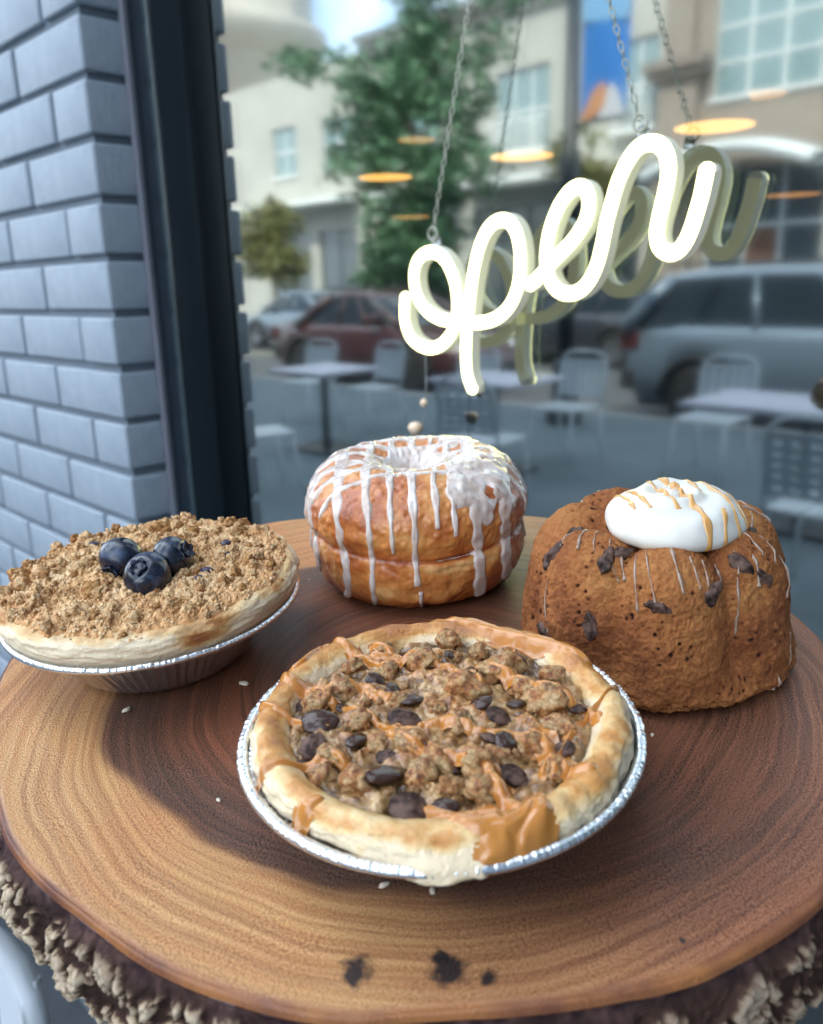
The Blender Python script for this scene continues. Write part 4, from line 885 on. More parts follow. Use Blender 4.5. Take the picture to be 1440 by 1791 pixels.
# ------------------------------------------------------------------ chocolate, walnut and caramel pie
CARAMEL = {
 'a': ([(-.0417, .0270), (-.0347, .0326), (-.0253, .0354), (-.0163, .0369), (-.0072, .0377), (.0029, .0406), (.0145, .0419)], .0026),
 'b': ([(-.0530, .0096), (-.0428, .0055), (-.0350, .0054), (-.0255, .0111), (-.0189, .0196)], 0.0016),
 'b2': ([(-.0351, .0043), (-.0258, .0068), (-.0206, .0131)], 0.0011),
 'c': ([(-.0437, -.0148), (-.0358, -.0159), (-.0304, -.0123), (-.0231, -.0053), (-.0127, -.0055)], .0021),
 'c2': ([(-.0437, -.0128), (-.0417, -.0093), (-.0474, .0050)], 0.0014),
 'd': ([(.0026, -.0486), (.0029, -.0442), (.0043, -.0406)], 0.0014),
 'e': ([(.0241, .0078), (.0301, .0042), (.0345, .0025), (.0400, .0033)], .0024),
 'e2': ([(.0342, -.0004), (.0283, .0055), (.0238, .0061)], .0014),
 'f': ([(.0296, -.0262), (.0361, -.0238), (.0385, -.0184), (.0370, -.0117)], .0019),
 'f2': ([(.0350, -.0225), (.0389, -.0245), (.0410, -.0277)], .0030),
 'f3': ([(.0370, -.0117), (.0405, -.0133), (.0425, -.0199), (.0445, -.0241)], .0026),
 'g1': ([(-.0322, -.0147), (-.0188, -.0141), (-.0074, -.0126), (.0052, -.0112)], 0.0011),
 'g2': ([(-.0009, -.0149), (.0088, -.0139), (.0182, -.0114)], 0.0013),
 'g3': ([(-.0056, .0205), (.0067, .0213), (.0172, .0221), (.0301, .0221)], 0.0014),
 'g4': ([(.0252, -.0107), (.0302, -.0128), (.0343, -.0140)], 0.0020),
 'g5': ([(-.0348, .0108), (-.0206, .0131), (-.0083, .0163), (.0021, .0138)], 0.0010),
 'g6': ([(.0011, -.0070), (.0055, -.0033), (.0140, .0008), (.0226, .0065)], 0.0013),
 'g7': ([(-.0440, -.0262), (-.0314, -.0272), (-.0261, -.0252), (-.0149, -.0222)], 0.0009),
 'g8': ([(.0328, -.0029), (.0287, .0179), (.0277, .0351)], 0.0007),
 'g9': ([(-.0009, -.0278), (-.0056, -.0291), (-.0082, -.0329), (-.0137, -.0423)], 0.0010),
 'g10': ([(.0215, -.0263), (.0273, -.0236), (.0325, -.0185)], 0.0015)}
WALNUTS = [(-.0319, .0002, .0025), (-.0185, .0131, .0041), (-.0210, .0266, .0036), (-.0011, .0116, .0047), (.0010, .0235, .0047), (.0183, .0193, .0052), (-.0244, -.0095, .0033), (-.0254, -.0166, .0036), (-.0111, -.0152, .0033), (-.0060, -.0281, .0033), (.0035, -.0135, .0036), (.0135, -.0141, .0038), (.0073, -.0012, .0036), (.0136, -.0200, .0033), (.0210, -.0097, .0044), (.0270, -.0148, .0036), (.0261, .0029, .0036), (-.0010, -.0188, .0027), (.0261, .0132, .0033), (.0225, -.0043, .0027), (-.0227, .0048, .0027), (.0047, -.0303, .0036), (-.0028, -.0342, .0025), (-.0108, -.0034, .0027), (.0099, .0208, .0033), (-.0016, .0010, .0025), (.0338, .0001, .0027), (.0211, -.0186, .0027), (-.0105, .0270, .0030), (-.0315, .0115, .0026), (.0120, .0300, .0030)]
CHIPS = [(-.0086, -.0012, .0025, 1), (-.0175, -.0228, .0034, 1), (-.0117, -.0293, .0029, 0), (.0073, -.0255, .0042, 1), (.0184, -.0284, .0038, 0), (.0205, .0004, .0026, 1), (.0279, -.0058, .0028, 0), (.0130, .0069, .0025, 0), (-.0034, -.0085, .0031, 0), (-.0059, .0183, .0019, 0), (-.0287, -.0180, .0021, 0), (-.0152, -.0006, .0018, 1), (-.0104, -.0338, .0021, 0), (.0165, -.0001, .0021, 0), (-.022, -.0005, .0022, 1), (.0255, .0215, .0021, 0), (.0068, .0075, .0022, 1), (-.0065, -.0208, .0023, 1), (.0172, -.0135, .0020, 1), (.0005, .0300, .0022, 0), (-.0255, .0150, .0020, 1), (.0310, .0080, .0019, 0), (.0125, .0145, .0018, 1), (-.0190, -.0140, .0017, 1), (.0030, -.0205, .0019, 0), (.0235, -.0235, .0022, 1), (-.0155, .0215, .0017, 1)]
m = pmat('golden_crust', (.72, .5, .26), .38, coat=.35, coat_r=.22, sss=.10, sss_r=(.004, .002, .001)); MAT['crust2'] = m
f = math_(m, 'ADD', attr(m, 'bake'), math_(m, 'MULTIPLY', math_(m, 'SUBTRACT', noise(m, 150, 5, .62), .5), .85))
base(m, ramp(m, f, [(.10, (.86, .69, .45)), (.36, (.80, .54, .24)), (.62, (.62, .28, .062)), (1.0, (.36, .115, .024))]))
L(m, ramp(m, attr(m, 'bake'), [(.1, (.65, .65, .65)), (.5, (.33, .33, .33))]), bsdf(m).inputs['Roughness'])
bump(m, noise(m, 330, 6, .68), .8, .0012)
m = pmat('custard', (.36, .27, .15), .34, coat=.5, coat_r=.15, sss=.1, sss_r=(.002, .001, .0006)); MAT['custard'] = m
f = noise(m, 210, 4, .6); vo2 = N(m, 'ShaderNodeTexVoronoi'); vo2.inputs['Scale'].default_value = 1150; L(m, coord(m), vo2.inputs['Vector'])
c_ = ramp(m, f, [(.36, (.12, .055, .018)), (.50, (.36, .19, .065)), (.64, (.60, .40, .18))])
por = ramp(m, vo2.outputs['Distance'], [(.10, (1, 1, 1)), (.30, (0, 0, 0))]); prm = math_(m, 'MULTIPLY', por, ramp(m, noise(m, 120, 2), [(.45, (0, 0, 0)), (.6, (.8, .8, .8))]))
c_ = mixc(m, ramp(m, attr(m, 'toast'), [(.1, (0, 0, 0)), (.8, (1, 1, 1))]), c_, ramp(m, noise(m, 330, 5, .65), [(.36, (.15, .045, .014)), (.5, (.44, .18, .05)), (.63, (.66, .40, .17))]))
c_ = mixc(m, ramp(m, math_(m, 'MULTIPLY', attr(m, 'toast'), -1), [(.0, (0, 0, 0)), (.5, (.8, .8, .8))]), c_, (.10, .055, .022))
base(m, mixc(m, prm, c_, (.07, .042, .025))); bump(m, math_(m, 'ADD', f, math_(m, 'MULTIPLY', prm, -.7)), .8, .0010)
m = pmat('walnut', (.42, .2, .08), .42, coat=.25, coat_r=.25); MAT['walnut'] = m
base(m, mixc(m, ramp(m, noise(m, 1.1, 3), [(.46, (0, 0, 0)), (.58, (.9, .9, .9))]), ramp(m, math_(m, 'ADD', math_(m, 'MULTIPLY', noise(m, 1.7, 5, .65), .75), math_(m, 'MULTIPLY', noise(m, 7, 3), .25)), [(.36, (.13, .036, .011)), (.48, (.48, .18, .046)), (.60, (.74, .44, .18))]), ramp(m, noise(m, 4.5, 4, .7), [(.36, (.17, .085, .032)), (.5, (.48, .29, .11)), (.62, (.70, .50, .26))]))); bump(m, noise(m, 5, 5, .7), .9, .0012)
MAT['choc_gloss'] = pmat('choc_gloss', (.045, .018, .010), .24, spec=.4, coat=.12, coat_r=.08)
m = pmat('choc_matte', (.04, .02, .015), .62, spec=.25); MAT['choc_matte'] = m
base(m, ramp(m, noise(m, 1.4, 4), [(.38, (.022, .010, .007)), (.62, (.15, .088, .066))])); bump(m, noise(m, 2.5, 4), .4, .0006)
MAT['caramel'] = pmat('caramel', (.52, .205, .034), .16, coat=.5, coat_r=.08, sss=.15, sss_r=(.004, .0018, .0006))
pie2 = thing('walnut_pie', 'chocolate and walnut pie with a golden crust and caramel drizzle, nearest to the viewer', 'pie', matrix=on_board(*O2, 0))
prof = [(.0345, .0168), (.0352, .0200), (.0360, .0224), (.0373, .0246), (.0388, .0260), (.0404, .0267), (.0419, .0265), (.0434, .0255), (.0445, .0239), (.0450, .0221), (.0449, .0207), (.0440, .0198), (.0425, .0191)]
p_, a, P = rev_grid(prof, 840, 96)
ca, sa = np.cos(a)[:, None], np.sin(a)[:, None]
cc = np.stack([np.cos(a), np.sin(a), 0*a], -1)
wave = (.0007*fbm(cc*2.6, 3)+.00040*np.sin(a*13+2.2*np.sin(a*2))*(.5+.5*perlin(cc*3+4))+.00022*np.sin(a*37+5*np.sin(a*3)))[:, None]
out_ = sstep(.036, .044, P[..., 0]*ca+P[..., 1]*sa)
dr = .0008*fbm(P*np.array([70, 70, 150]), 5, .6)+.0005*out_*np.abs(fbm(P*np.array([120, 120, 420])+4, 3))+wave*.6*out_+.0014*fbm(cc*1.6+3, 2)[:, None]*(.4+.6*out_)
flap = np.exp(-(((a+.78)/.27)**2))[:, None]*(1+.25*fbm(cc*7, 2)[:, None])
low = sstep(.0262, .0205, P[..., 2])*out_
dr = dr+flap*(.0036*low+.0006*out_)
dz = .0008*fbm(P*np.array([55, 55, 55])+9, 3)*out_+wave*.5*sstep(.022, .027, P[..., 2])-flap*low*.0010
P[..., 0] += ca*dr; P[..., 1] += sa*dr; P[..., 2] = np.maximum(P[..., 2]+dz, .0125)
bake = sstep(.0228, .0262, P[..., 2]+.0014*fbm(P*70, 3))*.62-.02+.42*fbm(P*50+5, 5, .6)-.16*low+.16*np.abs(fbm(P*np.array([90, 90, 240])+2, 3))
bake -= .25*sstep(.0386, .035, np.hypot(P[..., 0], P[..., 1]))*0
crustP = P.copy()
link('crust', grid_mesh('crust', P, True, attr={'bake': bake}), MAT['crust2'], pie2)
# crust height lookup (angle, radius)
ci = np.hypot(P[..., 0], P[..., 1]); top_i = P[..., 2].argmax(1)
RG = np.linspace(.030, .050, 81); CT = np.full((len(a), 81), -1.)
for i in range(len(a)):
    k0, k1 = 0, P.shape[1]
    o_ = P[i]; r_ = ci[i]; j = r_.argmax(); CT[i] = np.interp(RG, r_[:j+1], np.maximum.accumulate(o_[:j+1, 2]) if False else o_[:j+1, 2], right=.0200)
def crust_h(x, y):
    t_ = (np.arctan2(y, x)+np.pi)/(2*np.pi)*len(a); r_ = np.hypot(x, y); i = np.floor(t_).astype(int) % len(a); f_ = t_-np.floor(t_)
    j = np.clip((r_-.030)/(.020)*80, 0, 79.999); j0 = j.astype(int); g_ = j-j0; i2 = (i+1) % len(a)
    h0 = CT[i, j0]*(1-g_)+CT[i, j0+1]*g_; h1 = CT[i2, j0]*(1-g_)+CT[i2, j0+1]*g_
    return h0*(1-f_)+h1*f_
def fill_h(x, y, lumps=True):
    Z = np.stack([x, y, 0*x], -1); r_ = np.hypot(x, y)
    w1, _ = worley(Z*170+.4*perlin(Z*240)[..., None]); w2, _ = worley(Z*430+4)
    w3, _ = worley(Z*900+7)
    h = .0224+.0014*(1-(r_/.036)**2)+.0030*np.clip(.75-w1, 0, 1)+.0009*np.clip(.75-w2, 0, 1)-.0009*np.clip(.40-w3, 0, 1)*sstep(.0, .3, perlin(Z*140+8))+.0015*fbm(Z*95+2, 4, .5)
    if lumps:
        for wx_, wy_, wr_ in WALNUTS:
            d2 = ((x-wx_)**2+(y-wy_)**2)/(wr_*1.25)**2; h = np.maximum(h, .0236+wr_*.95*np.sqrt(np.maximum(1-d2, 0))*(d2 < 1)+.0004*fbm(Z*400, 2))
    return h
fill_base = lambda x, y: fill_h(x, y, False)
nr = 260; rr = np.linspace(.0003, .0372, nr); a2 = np.linspace(-np.pi, np.pi, 800, endpoint=False)
X, Y = np.outer(np.cos(a2), rr), np.outer(np.sin(a2), rr)
FP = np.stack([X, Y, fill_h(X, Y, False)-.0010*sstep(.035, .0368, np.hypot(X, Y))], -1)
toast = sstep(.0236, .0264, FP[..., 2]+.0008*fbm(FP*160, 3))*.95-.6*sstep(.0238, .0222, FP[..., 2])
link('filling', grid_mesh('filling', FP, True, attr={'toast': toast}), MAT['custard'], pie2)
wm = []
for k in range(9):
    bm = bmesh.new(); bmesh.ops.create_icosphere(bm, subdivisions=4, radius=1); V = np.array([v.co for v in bm.verts]); F = [[v.index for v in f.verts] for f in bm.faces]; bm.free()
    w1, _ = worley(V*1.5+k*3.1); w2, _ = worley(V*4.2+k); V = V*(.80+.42*np.clip(.85-w1, 0, 1)+.10*np.clip(.8-w2, 0, 1)+.30*fbm(V*1.3+k*5, 4))[:, None]*np.array([1.12, .88, .80])
    me_ = mesh_from('walnut', V, F); me_.materials.append(MAT['walnut']); wm.append(me_)
rg2 = np.random.RandomState(9)
for x, y, r_ in WALNUTS:
    o = link('walnut', wm[rg2.randint(9)], None, pie2, (x, y, .0236+r_*.36), (rg2.uniform(-.5, .5), rg2.uniform(-.5, .5), rg2.rand()*6.28)); s_ = r_*1.06; o.scale = (s_, s_, s_)
n = 0
while n < 38:
    q = math.sqrt(rg2.rand())*.0345; t_ = rg2.rand()*6.283; x, y = q*math.cos(t_), q*math.sin(t_)
    s_ = .0007+.0012*rg2.rand()**1.6
    o = link('walnut', wm[rg2.randint(9)], None, pie2, (x, y, float(fill_h(np.array([x]), np.array([y]), False)[0])+s_*.15), tuple(rg2.rand(3)*6)); o.scale = (s_, s_, s_*.8); n += 1
chip_me = {}
for g_ in (0, 1):
    pr_ = resample([(.0, -.45), (.75, -.42), (1.0, -.2), (.96, .05), (.72, .30), (.42, .46), (.16, .58), (.0, .62)], 22); aa = np.linspace(0, 2*np.pi, 32, endpoint=False)
    Pc = np.stack([np.outer(np.cos(aa), pr_[:, 0]), np.outer(np.sin(aa), pr_[:, 0]), np.broadcast_to(pr_[:, 1], (32, 22))], -1); Pc = Pc*(1+.20*fbm(Pc*1.5+g_*4, 3)[..., None])*np.array([1.15, .85, .72])
    chip_me[g_] = grid_mesh('chocolate_chip', Pc, True); chip_me[g_].materials.append(MAT['choc_gloss' if g_ else 'choc_matte'])
for x, y, r_, g_ in CHIPS:
    z_ = float(fill_h(np.array([x]), np.array([y]), False)[0])
    o = link('chocolate_chip', chip_me[g_], None, pie2, (x, y, z_+r_*.28), (rg2.uniform(-.45, .45), rg2.uniform(-.45, .45), rg2.rand()*6.28)); r_ *= 1.18; o.scale = (r_, r_, r_*.9)
# caramel: poured over the crust, the filling and the lumps
nr = 300; rr = np.linspace(.0005, .0485, nr); a3 = np.linspace(-np.pi, np.pi, 900, endpoint=False)
X, Y = np.outer(np.cos(a3), rr), np.outer(np.sin(a3), rr); Z = np.stack([X, Y, 0*X], -1)
wob = .0011*fbm(Z*130, 3)
field = np.full(X.shape, -9.)
for pts_, w_ in CARAMEL.values():
    q = resample(pts_, 40); best = np.full(X.shape, 9.)
    for i in range(len(q)-1):
        ab = q[i+1]-q[i]; l2 = (ab**2).sum()+1e-12; t_ = np.clip(((X-q[i, 0])*ab[0]+(Y-q[i, 1])*ab[1])/l2, 0, 1)
        best = np.minimum(best, (X-q[i, 0]-t_*ab[0])**2+(Y-q[i, 1]-t_*ab[1])**2)
    field = np.maximum(field, (w_-np.sqrt(best)+wob*(.3+.5*min(w_/.002, 1)))/max(w_, .0009))
Hs = np.maximum(np.where(np.hypot(X, Y) < .0375, fill_h(X, Y), 0), np.where(np.hypot(X, Y) > .0330, crust_h(X, Y), 0))
Hs2 = Hs.copy()
for _ in range(5): Hs2 = np.maximum.reduce([Hs2, np.roll(Hs2, 1, 0), np.roll(Hs2, -1, 0), np.roll(Hs2, 1, 1), np.roll(Hs2, -1, 1)])
Hs2[:, -6:] = Hs[:, -6:]; Hs2[:, :6] = Hs[:, :6]
Hs = Hs*.25+Hs2*.75; Hs2 = Hs.copy()
for _ in range(9): Hs2 = np.maximum(Hs2*.5+.125*(np.roll(Hs2, 1, 0)+np.roll(Hs2, -1, 0)+np.roll(Hs2, 1, 1)+np.roll(Hs2, -1, 1)), Hs-.0002)
off = -.0006+.0015*sstep(-.3, .75, field)
CP = np.stack([X, Y, Hs2+off], -1)
ok_ = (field > -.55) & (np.hypot(X, Y) < .0478)
link('caramel', grid_mesh('caramel', CP, True, keep=ok_), MAT['caramel'], pie2)

# ------------------------------------------------------------------ glazed laminated doughnut
OD = (-.0371, .0437)
dn = thing('glazed_doughnut', 'tall flaky doughnut with white glaze dripping down its golden sides', 'doughnut', matrix=on_board(*OD, .0002))
AV = np.array([.702, .712]); BV = np.array([-.712, .702])      # across and away directions on the slab
prof = [(.0, .0012), (.022, .0008), (.0300, .0004), (.0345, .0020), (.0388, .0064), (.0411, .0118), (.0419, .0170), (.0416, .0212), (.0409, .0236), (.0414, .0262), (.0423, .0300), (.0419, .0348), (.0400, .0400), (.0362, .0446), (.0308, .0478), (.0250, .0492), (.0190, .0488), (.0132, .0464), (.0088, .0425), (.0056, .0388), (.0030, .0366), (.0003, .0360)]
p_, a, P = rev_grid(prof, 760, 300)
ca, sa = np.cos(a)[:, None], np.sin(a)[:, None]; cc = np.stack([np.cos(a), np.sin(a), 0*a], -1)
AA = P[..., 0]*AV[0]+P[..., 1]*AV[1]; BB = P[..., 0]*BV[0]+P[..., 1]*BV[1]
rr0 = np.hypot(P[..., 0], P[..., 1])
seam_z = (.0238+.0016*np.sin(a-.9)+.0008*fbm(cc*1.5, 2))[:, None]
sideM = sstep(.030, .037, rr0)
seam = np.exp(-((P[..., 2]-seam_z)/.0007)**2)*sideM
gap = np.exp(-((((a-(-.45)+np.pi) % (2*np.pi)-np.pi)/.34)**2))[:, None]
layer = .00022*np.sin((P[..., 2]-seam_z)*2100+5*fbm(P*40, 2))*np.exp(-((P[..., 2]-seam_z+.003)/.003)**2)*sideM*gap
d = -.0003*seam-.0024*seam*gap+layer+.0011*fbm(P*45, 3)+.00045*fbm(P*np.array([170, 170, 170]), 3)
w1, _ = worley(P*330); bub = np.clip(.55-w1, 0, 1)*sstep(.0245, .029, P[..., 2])*(.4+.6*sstep(-.1, .3, perlin(P*60+3)))
d = d+.0016*bub+.0005*fbm(P*130+40, 4)
Dn = np.cross(np.gradient(P, axis=1), np.roll(P, -1, 0)-np.roll(P, 1, 0)); Dn /= np.maximum(np.linalg.norm(Dn, axis=-1, keepdims=True), 1e-12)
sgn = np.sign((Dn[..., 0]*ca+Dn[..., 1]*sa)[:, 100].mean()); Dn *= sgn
tilt_ = .0010*(P[..., 0]*.5)*0
DP = P+Dn*d[..., None]; DP[..., 2] = np.maximum(DP[..., 2], .0002)
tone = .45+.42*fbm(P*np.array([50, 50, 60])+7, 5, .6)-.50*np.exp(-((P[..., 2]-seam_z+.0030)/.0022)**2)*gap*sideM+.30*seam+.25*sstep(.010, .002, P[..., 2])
m = pmat('fried_dough', (.5, .2, .05), .38, coat=.3, coat_r=.2, sss=.08, sss_r=(.004, .002, .001)); MAT['dough'] = m
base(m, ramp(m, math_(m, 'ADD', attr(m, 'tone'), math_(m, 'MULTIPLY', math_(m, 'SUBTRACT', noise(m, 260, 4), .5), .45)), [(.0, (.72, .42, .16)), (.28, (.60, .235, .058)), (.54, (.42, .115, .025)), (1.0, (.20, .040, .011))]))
bump(m, noise(m, 420, 4, .6), .35, .0007)
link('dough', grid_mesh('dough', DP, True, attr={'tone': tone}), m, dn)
AL = [(-.0392, .0014, .004), (-.0276, .0017, .0015), (-.0174, .0014, .0015), (-.0088, .0011, .0285), (-.0008, .0014, .0150), (.0070, .0010, .034), (.0213, .0029, .0008), (.0320, .0026, .0012), (.0130, .0012, .033)]
BLs = [(-.0235, .0011, .031), (-.0150, .0016, .022), (-.0060, .0019, .012), (.0045, .0021, .006), (.0140, .0020, .010), (.0235, .0019, .008), (.0330, .0019, .006)]
wb = .0011*fbm(P*np.array([60, 60, 30]), 2); topM = sstep(.034, .045, P[..., 2])
field = np.full(AA.shape, -9.)
for a0, w_, zl in AL:
    zz = zl+.003*math.sin(a0*900)
    ww = w_*(1+.55*topM)*(1+.18*np.sin(P[..., 2]*700+a0*3000)); f_ = (ww-np.abs(AA+wb-a0))/ww
    back = BB > .004; f_ = np.minimum(f_, np.where(back, (P[..., 2]-.012)/.0012, (P[..., 2]-zz)/.0012)); field = np.maximum(field, f_)
for b0, w_, zl in BLs:
    ww = w_*(1+.5*topM)*(1+.15*np.sin(P[..., 2]*800+b0*2000)); f_ = (ww-np.abs(BB+wb*1.3-b0))/ww; f_ = np.minimum(f_, (P[..., 2]-zl-.004*np.sin(b0*700))/.0012); field = np.maximum(field, f_)
# second drip below the broken one, and the flooded right shoulder and hole
f_ = (.0010-np.abs(AA-.0002+wb*.6))/.0010; f_ = np.minimum(f_, np.minimum((.0105-P[..., 2])/.0012, np.where(BB < 0, 1., -9.))); field = np.maximum(field, f_)
flood = .45+1.5*fbm(P*70+11, 2)-1.6*sstep(.0375, .0305, P[..., 2]-.0030*np.sin(AA*420+1))-2.2*sstep(.013, .006, AA)*sstep(.015, .018, rr0); field = np.maximum(field, flood)
field = np.maximum(field, (1-(rr0/.0155))*2.2*(P[..., 2] > .030))
off = -.0022+.0027*sstep(-.5, .6, field)+.00012*fbm(P*200, 2)
sm = d.copy()
for _ in range(14): sm = sm*.5+.125*(np.roll(sm, 1, 0)+np.roll(sm, -1, 0)+np.roll(sm, 1, 1)+np.roll(sm, -1, 1))
GP = P+Dn*(np.maximum(sm+.0002, d*.35+sm*.65)+off)[..., None]; GP[..., 2] = np.maximum(GP[..., 2], .0003)
MAT['glaze'] = pmat('glaze', (.60, .52, .50), .16, coat=.6, coat_r=.06, sss=.25, sss_r=(.003, .0022, .0018)); m = MAT['glaze']
base(m, ramp(m, noise(m, 190, 4), [(.35, (.55, .42, .34)), (.6, (.68, .60, .54))])); bump(m, noise(m, 260, 3), .2, .0005)
link('glaze', grid_mesh('glaze', GP, True, keep=field > -.6), m, dn)
# sugar crystals near the hole
rg3 = np.random.RandomState(3); V = []; F = []
ok_i = np.argwhere((P[..., 2] > .0415) & (BB < .004) & (BB > -.026) & (AA > -.020) & (AA < .027) & (rr0 > .008)); sel = ok_i[rg3.choice(len(ok_i), 420)]
for i, j in sel:
    if fbm(P[i, j][None]*90+20, 2)[0] < -.12: continue
    c = GP[i, j] if field[i, j] > 0 else DP[i, j]; s_ = rg3.uniform(.00022, .00052); b_ = len(V); R_ = Matrix.Rotation(rg3.rand()*6, 3, Vector(rg3.normal(size=3)))
    V += [tuple(Vector(c)+R_ @ (Vector(q)*s_)) for q in ((1, 0, 0), (-1, 0, 0), (0, 1, 0), (0, -1, 0), (0, 0, 1), (0, 0, -1))]
    F += [(b_+x, b_+y, b_+z) for x in (0, 1) for y in (2, 3) for z in (4, 5)]
tag(link('sugar_crystals', mesh_from('sugar_crystals', np.array(V), F, False), pmat('sugar', (.85, .72, .45), .15, trans=.3), dn), kind='stuff')

# ------------------------------------------------------------------ bundt cake
OC = (.0627, .0506)
bd = thing('bundt_cake', 'brown fluted bundt cake with chocolate chips and thin glaze strings', 'cake', matrix=on_board(*OC, .0002))
R0, H0 = .0421, .0455
BPF = [(R0, 0), (R0*.99, H0*.3), (R0*.94, H0*.6), (R0*.84, H0*.85), (R0*.72, H0*.97), (R0*.6, H0)]
pr = np.array(BPF); sl = np.r_[0, np.cumsum(np.hypot(*np.diff(pr, axis=0).T))]; sl /= sl[-1]
prof = [(.0, .0010), (.030, .0006), (.0395, .0006), (.0415, .0022), (.0421, .0060), (.0419, .0120), (.0412, .0190), (.0399, .0265), (.0381, .0335), (.0350, .0395), (.0308, .0435), (.0265, .0452), (.0220, .0448), (.0165, .0432), (.008, .0424), (.0003, .0424)]
p_, a, P = rev_grid(prof, 900, 300)
ca, sa = np.cos(a)[:, None], np.sin(a)[:, None]; cc = np.stack([np.cos(a), np.sin(a), 0*a], -1); rr0 = np.hypot(P[..., 0], P[..., 1])
ph = ((a+.468)/(2*np.pi/7)) % 1.0; dgr = np.minimum(ph, 1-ph)*2*np.pi/7
fade = (sstep(.0015, .016, P[..., 2])*sstep(.006, .020, rr0))
fl_ = ((np.exp(-(dgr/.075)**2)*.0013+np.exp(-(dgr/.24)**2)*.0020)*(.85+.55*np.cos((a+.468)/2)**8))[:, None]*fade-(.0009*np.cos(ph*2*np.pi)*-1+0)[:, None]*fade*.6
crumbn = .00040*fbm(P*620, 4, .68)+.00026*np.abs(fbm(P*300+9, 3))-.00040*np.clip(.42-worley(P*640)[0], 0, 1)*2+.0009*fbm(P*60, 3)+.0004*fbm(P*180, 2); wl, _ = worley(P*420); wl2, _ = worley(P*190+3)
pits = -.0011*sstep(.30, .12, wl)*sstep(-.05, .30, perlin(P*80+5))-.0019*sstep(.20, .08, wl2)*sstep(.15, .4, perlin(P*45+9))
lip = .0013*np.exp(-((P[..., 2]-.004)/.003)**2)*(.5+fbm(cc*5, 3)[:, None])*(rr0 > .036)
Dn = np.cross(np.gradient(P, axis=1), np.roll(P, -1, 0)-np.roll(P, 1, 0)); Dn /= np.maximum(np.linalg.norm(Dn, axis=-1, keepdims=True), 1e-12)
Dn *= np.sign((Dn[..., 0]*ca+Dn[..., 1]*sa)[:, 120].mean())
d = -fl_+crumbn+pits+lip
BP = P+Dn*d[..., None]
BP[..., 2] += sstep(.008, .0, P[..., 2])*(.0012+.0016*fbm(cc*3.2+8, 3)[:, None])*(rr0 > .034); BP[..., 2] = np.maximum(BP[..., 2], .0002)
tone = .5+.22*fbm(P*55+3, 4)-.22*sstep(.020, .034, P[..., 2])*(fbm(P*40, 2)+.6)-.22*sstep(.008, .001, P[..., 2])+.9*np.minimum(-pits/.0012, 1)
m = pmat('cake_crumb', (.28, .12, .04), .68, spec=.25); MAT['cake'] = m
base(m, ramp(m, math_(m, 'ADD', attr(m, 'tone'), math_(m, 'MULTIPLY', math_(m, 'SUBTRACT', noise(m, 480, 6, .75), .5), 1.0)), [(.05, (.60, .28, .090)), (.38, (.43, .155, .047)), (.64, (.25, .078, .027)), (1.0, (.045, .015, .008))]))
bump(m, noise(m, 700, 6, .78), .9, .0015)
link('cake_body', grid_mesh('cake_body', BP, True, attr={'tone': tone}), m, bd)
ptl = np.r_[0, np.cumsum(np.linalg.norm(np.diff(p_, axis=0), axis=1))]
def cake_pt(th_, t_, lift=0.0):
    r_, z_ = np.interp(t_, sl, pr[:, 0]), np.interp(t_, sl, pr[:, 1])
    half = slice(60, 300); j = 60+np.argmin((p_[half, 0]-r_)**2+(p_[half, 1]-z_)**2); i = int(round((th_+np.pi)/(2*np.pi)*900)) % 900
    return BP[i, j]+Dn[i, j]*lift, Dn[i, j]
BCHIPS = [(-2.198, .973), (-1.534, .839), (-2.18, .664), (-1.472, .94), (-1.542, .45), (-1.053, .624), (-.651, .685), (-.275, .819), (.336, .966), (-2.102, .765), (-.15, .70), (-1.95, .30), (1.1, .8), (2.4, .75)]
ck = [blob_mesh('chocolate_chip', 3, 1, .55, 1.25, (1, .62, .55), 20+k) for k in range(5)]
for me_ in ck: me_.materials.append(MAT['choc_matte'])
for k, (t1, t2) in enumerate(BCHIPS):
    q, nn = cake_pt(t1, t2, -.0006); o = link('chocolate_chip', ck[k % 5], None, bd, q); o.rotation_euler = (Vector(nn).to_track_quat('Z', 'Y').to_matrix() @ Matrix.Rotation(1.1*k+.6, 3, 'Z')).to_euler(); s_ = .0029+.0009*((k*37) % 5)/4; o.scale = (s_*1.15, s_, s_)
STR = [((3.072, .899), (2.766, .678)), ((2.783, .899), (2.6, .651)), ((-1.62, .995), (-1.385, .725)), ((-1.47, .975), (-1.333, .745)), ((-1.306, .993), (-1.193, .584)), ((-1.202, .98), (-1.062, .617)), ((-.948, .96), (-.878, .691)), ((-.782, .913), (-.747, .711)), ((-.651, .899), (-.677, .718)), ((-.485, .886), (-.485, .752)), ((-.284, .919), (-.354, .765)), ((-.363, .752), (-.433, .416)), ((-.162, .839), (-.223, .658)), ((.354, .926), (.004, .745)), ((.441, .826), (.031, .544)), ((.05, .33), (.06, .02)), ((-2.023, .584), (-1.874, .309)), ((-.127, .128), (-.127, .013)), ((1.097, .95), (.38, .946)), ((-2.25, .99), (-2.05, .80)), ((-2.0, .995), (-1.8, .83)), ((-1.8, .99), (-1.66, .86)), ((2.35, .99), (2.2, .80)), ((1.9, .99), (1.85, .75)), ((1.45, .99), (1.5, .78)), ((.8, .99), (.75, .80)), ((.0, .98), (-.08, .80))]
m = pmat('thin_glaze', (.66, .44, .30), .10, coat=.6, coat_r=.05, trans=.55); MAT['thin_glaze'] = m
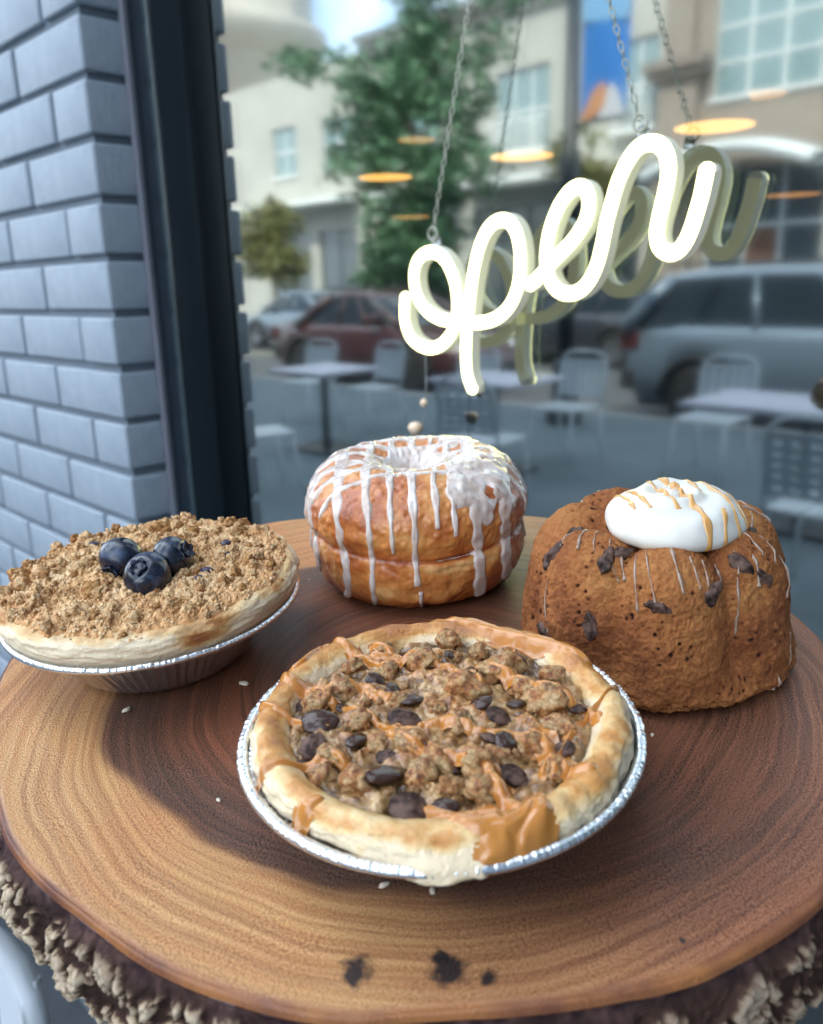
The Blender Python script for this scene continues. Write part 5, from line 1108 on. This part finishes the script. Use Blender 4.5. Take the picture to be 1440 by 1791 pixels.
for k, (s0, s1) in enumerate(STR):
    pts_ = np.array([cake_pt(s0[0]+(s1[0]-s0[0])*t_, s0[1]+(s1[1]-s0[1])*t_, .00016)[0] for t_ in np.linspace(0, 1, 26)])
    for _ in range(2): pts_[1:-1] = pts_[1:-1]*.5+.25*(pts_[:-2]+pts_[2:])
    rad_ = (.00030+.00010*math.sin(k*2.3))*(1+.5*np.sin(np.linspace(0, 9+k % 4, 26)+k))*np.r_[.5, np.ones(22), 1.5, 1.5, .8]
    MB().tube(pts_, np.maximum(rad_, .00012), 8).put('glaze_string', m, bd, True)
# whipped cream
cr = thing('whipped_cream', 'smooth white dollop of cream striped with caramel, on top of the bundt cake', 'cream', matrix=on_board(OC[0]+.0064, OC[1]-.0028, .0426))
prof = [(.0, -.0004), (.014, -.0005), (.0185, .0003), (.0202, .0022), (.0203, .0042), (.0192, .0066), (.0168, .0090), (.0130, .0108), (.0085, .0118), (.0040, .0121), (.0002, .0121)]
p_, a, P = rev_grid(prof, 360, 120)
AA = P[..., 0]*AV[0]+P[..., 1]*AV[1]; BB = P[..., 0]*BV[0]+P[..., 1]*BV[1]; rr0 = np.hypot(P[..., 0], P[..., 1])
cc = np.stack([np.cos(a), np.sin(a), 0*a], -1)
Dn = P/np.maximum(np.linalg.norm(P, axis=-1, keepdims=True), 1e-9)
d = .0009*fbm(P*55, 2)+.00085*np.sin(4.5*np.log(rr0+.003)*2+a[:, None]*1.0)*sstep(.002, .010, P[..., 2])+.0008*fbm(cc*1.6, 2)[:, None]
CRP = P+Dn*d[..., None]
MAT['cream'] = pmat('cream', (.77, .745, .66), .42, coat=.2, coat_r=.25, sss=.5, sss_r=(.006, .005, .004))
link('dollop', grid_mesh('dollop', CRP, True), MAT['cream'], cr)
field = np.full(AA.shape, -9.)
for x0, y0, x1, y1, w_ in ((545, 150, 572, 335, 9), (595, 200, 632, 345, 10), (690, 130, 745, 365, 11), (765, 160, 845, 445, 17), (850, 130, 905, 265, 10), (905, 150, 1005, 400, 10), (975, 180, 1070, 375, 10), (925, 370, 920, 440, 12)):
    # stripes laid across the dollop: a0 at the far side, a1 at the near side
    a0, a1 = (x0-780)/312*.0203, (x1-780)/312*.0203; b0 = .020-(y0-120)/320*.040; b1 = .020-(y1-120)/320*.040; wd = w_/312*.0203*1.25
    t_ = (BB-b0)/(b1-b0); f_ = (wd*(1+.25*np.sin(BB*900+x0))-np.abs(AA-(a0+(a1-a0)*t_)))/wd; f_ = np.minimum(f_, np.minimum(t_+.02, 1.04-t_)*12); field = np.maximum(field, f_)
off = -.0005+.0009*sstep(-.3, .7, field)
SP = P+Dn*(d+off)[..., None]
link('caramel_stripes', grid_mesh('caramel_stripes', SP, True, keep=(field > -.6) & (P[..., 2] > .0006)), pmat('caramel_pale', (.66, .33, .095), .14, coat=.5, coat_r=.06, sss=.25, sss_r=(.004, .002, .0008)), cr)

# ------------------------------------------------------------------ crumbs fallen on the wood
fk = [blob_mesh('pastry_flake', 2, 1, .5, 1.4, (1, .55, .22), 40+k) for k in range(4)]
pf = varied('flake_pastry', (.62, .50, .36), (.78, .70, .58), 500, .6, .3, .0003)
for me_ in fk: me_.materials.append(pf)
for k, (lb_, x, y, s_) in enumerate((('curved pale pastry flake on the wood between the two pies', -.0218, -.0522, .0020), ('white pastry flake on the wood under the crumble pie tin', -.0375, -.0843, .0018), ('tiny pale crumb on the dark wood left of the walnut pie', .0193, -.0883, .0009),
                                     ('pale pastry flake touching the front of the walnut pie tin', .0716, -.0795, .0014), ('small pastry crumb at the front edge of the walnut pie tin', .0806, -.0737, .0012), ('tiny white crumb beside the foot of the doughnut', -.0673, .0103, .0007), ('little crumb on the dark wood in front of the bundt cake', .088, .006, .0008), ('brown cake crumb at the left foot of the bundt cake', .073, .008, .0013))):
    o = link('pastry_flake', fk[k % 4], None, None); o.matrix_world = on_board(x, y, s_*.24, 1.3*k+.4) @ Matrix.Diagonal((s_, s_, s_, 1)); tag(o, lb_, 'crumb', 'crumbs fallen on the slab')
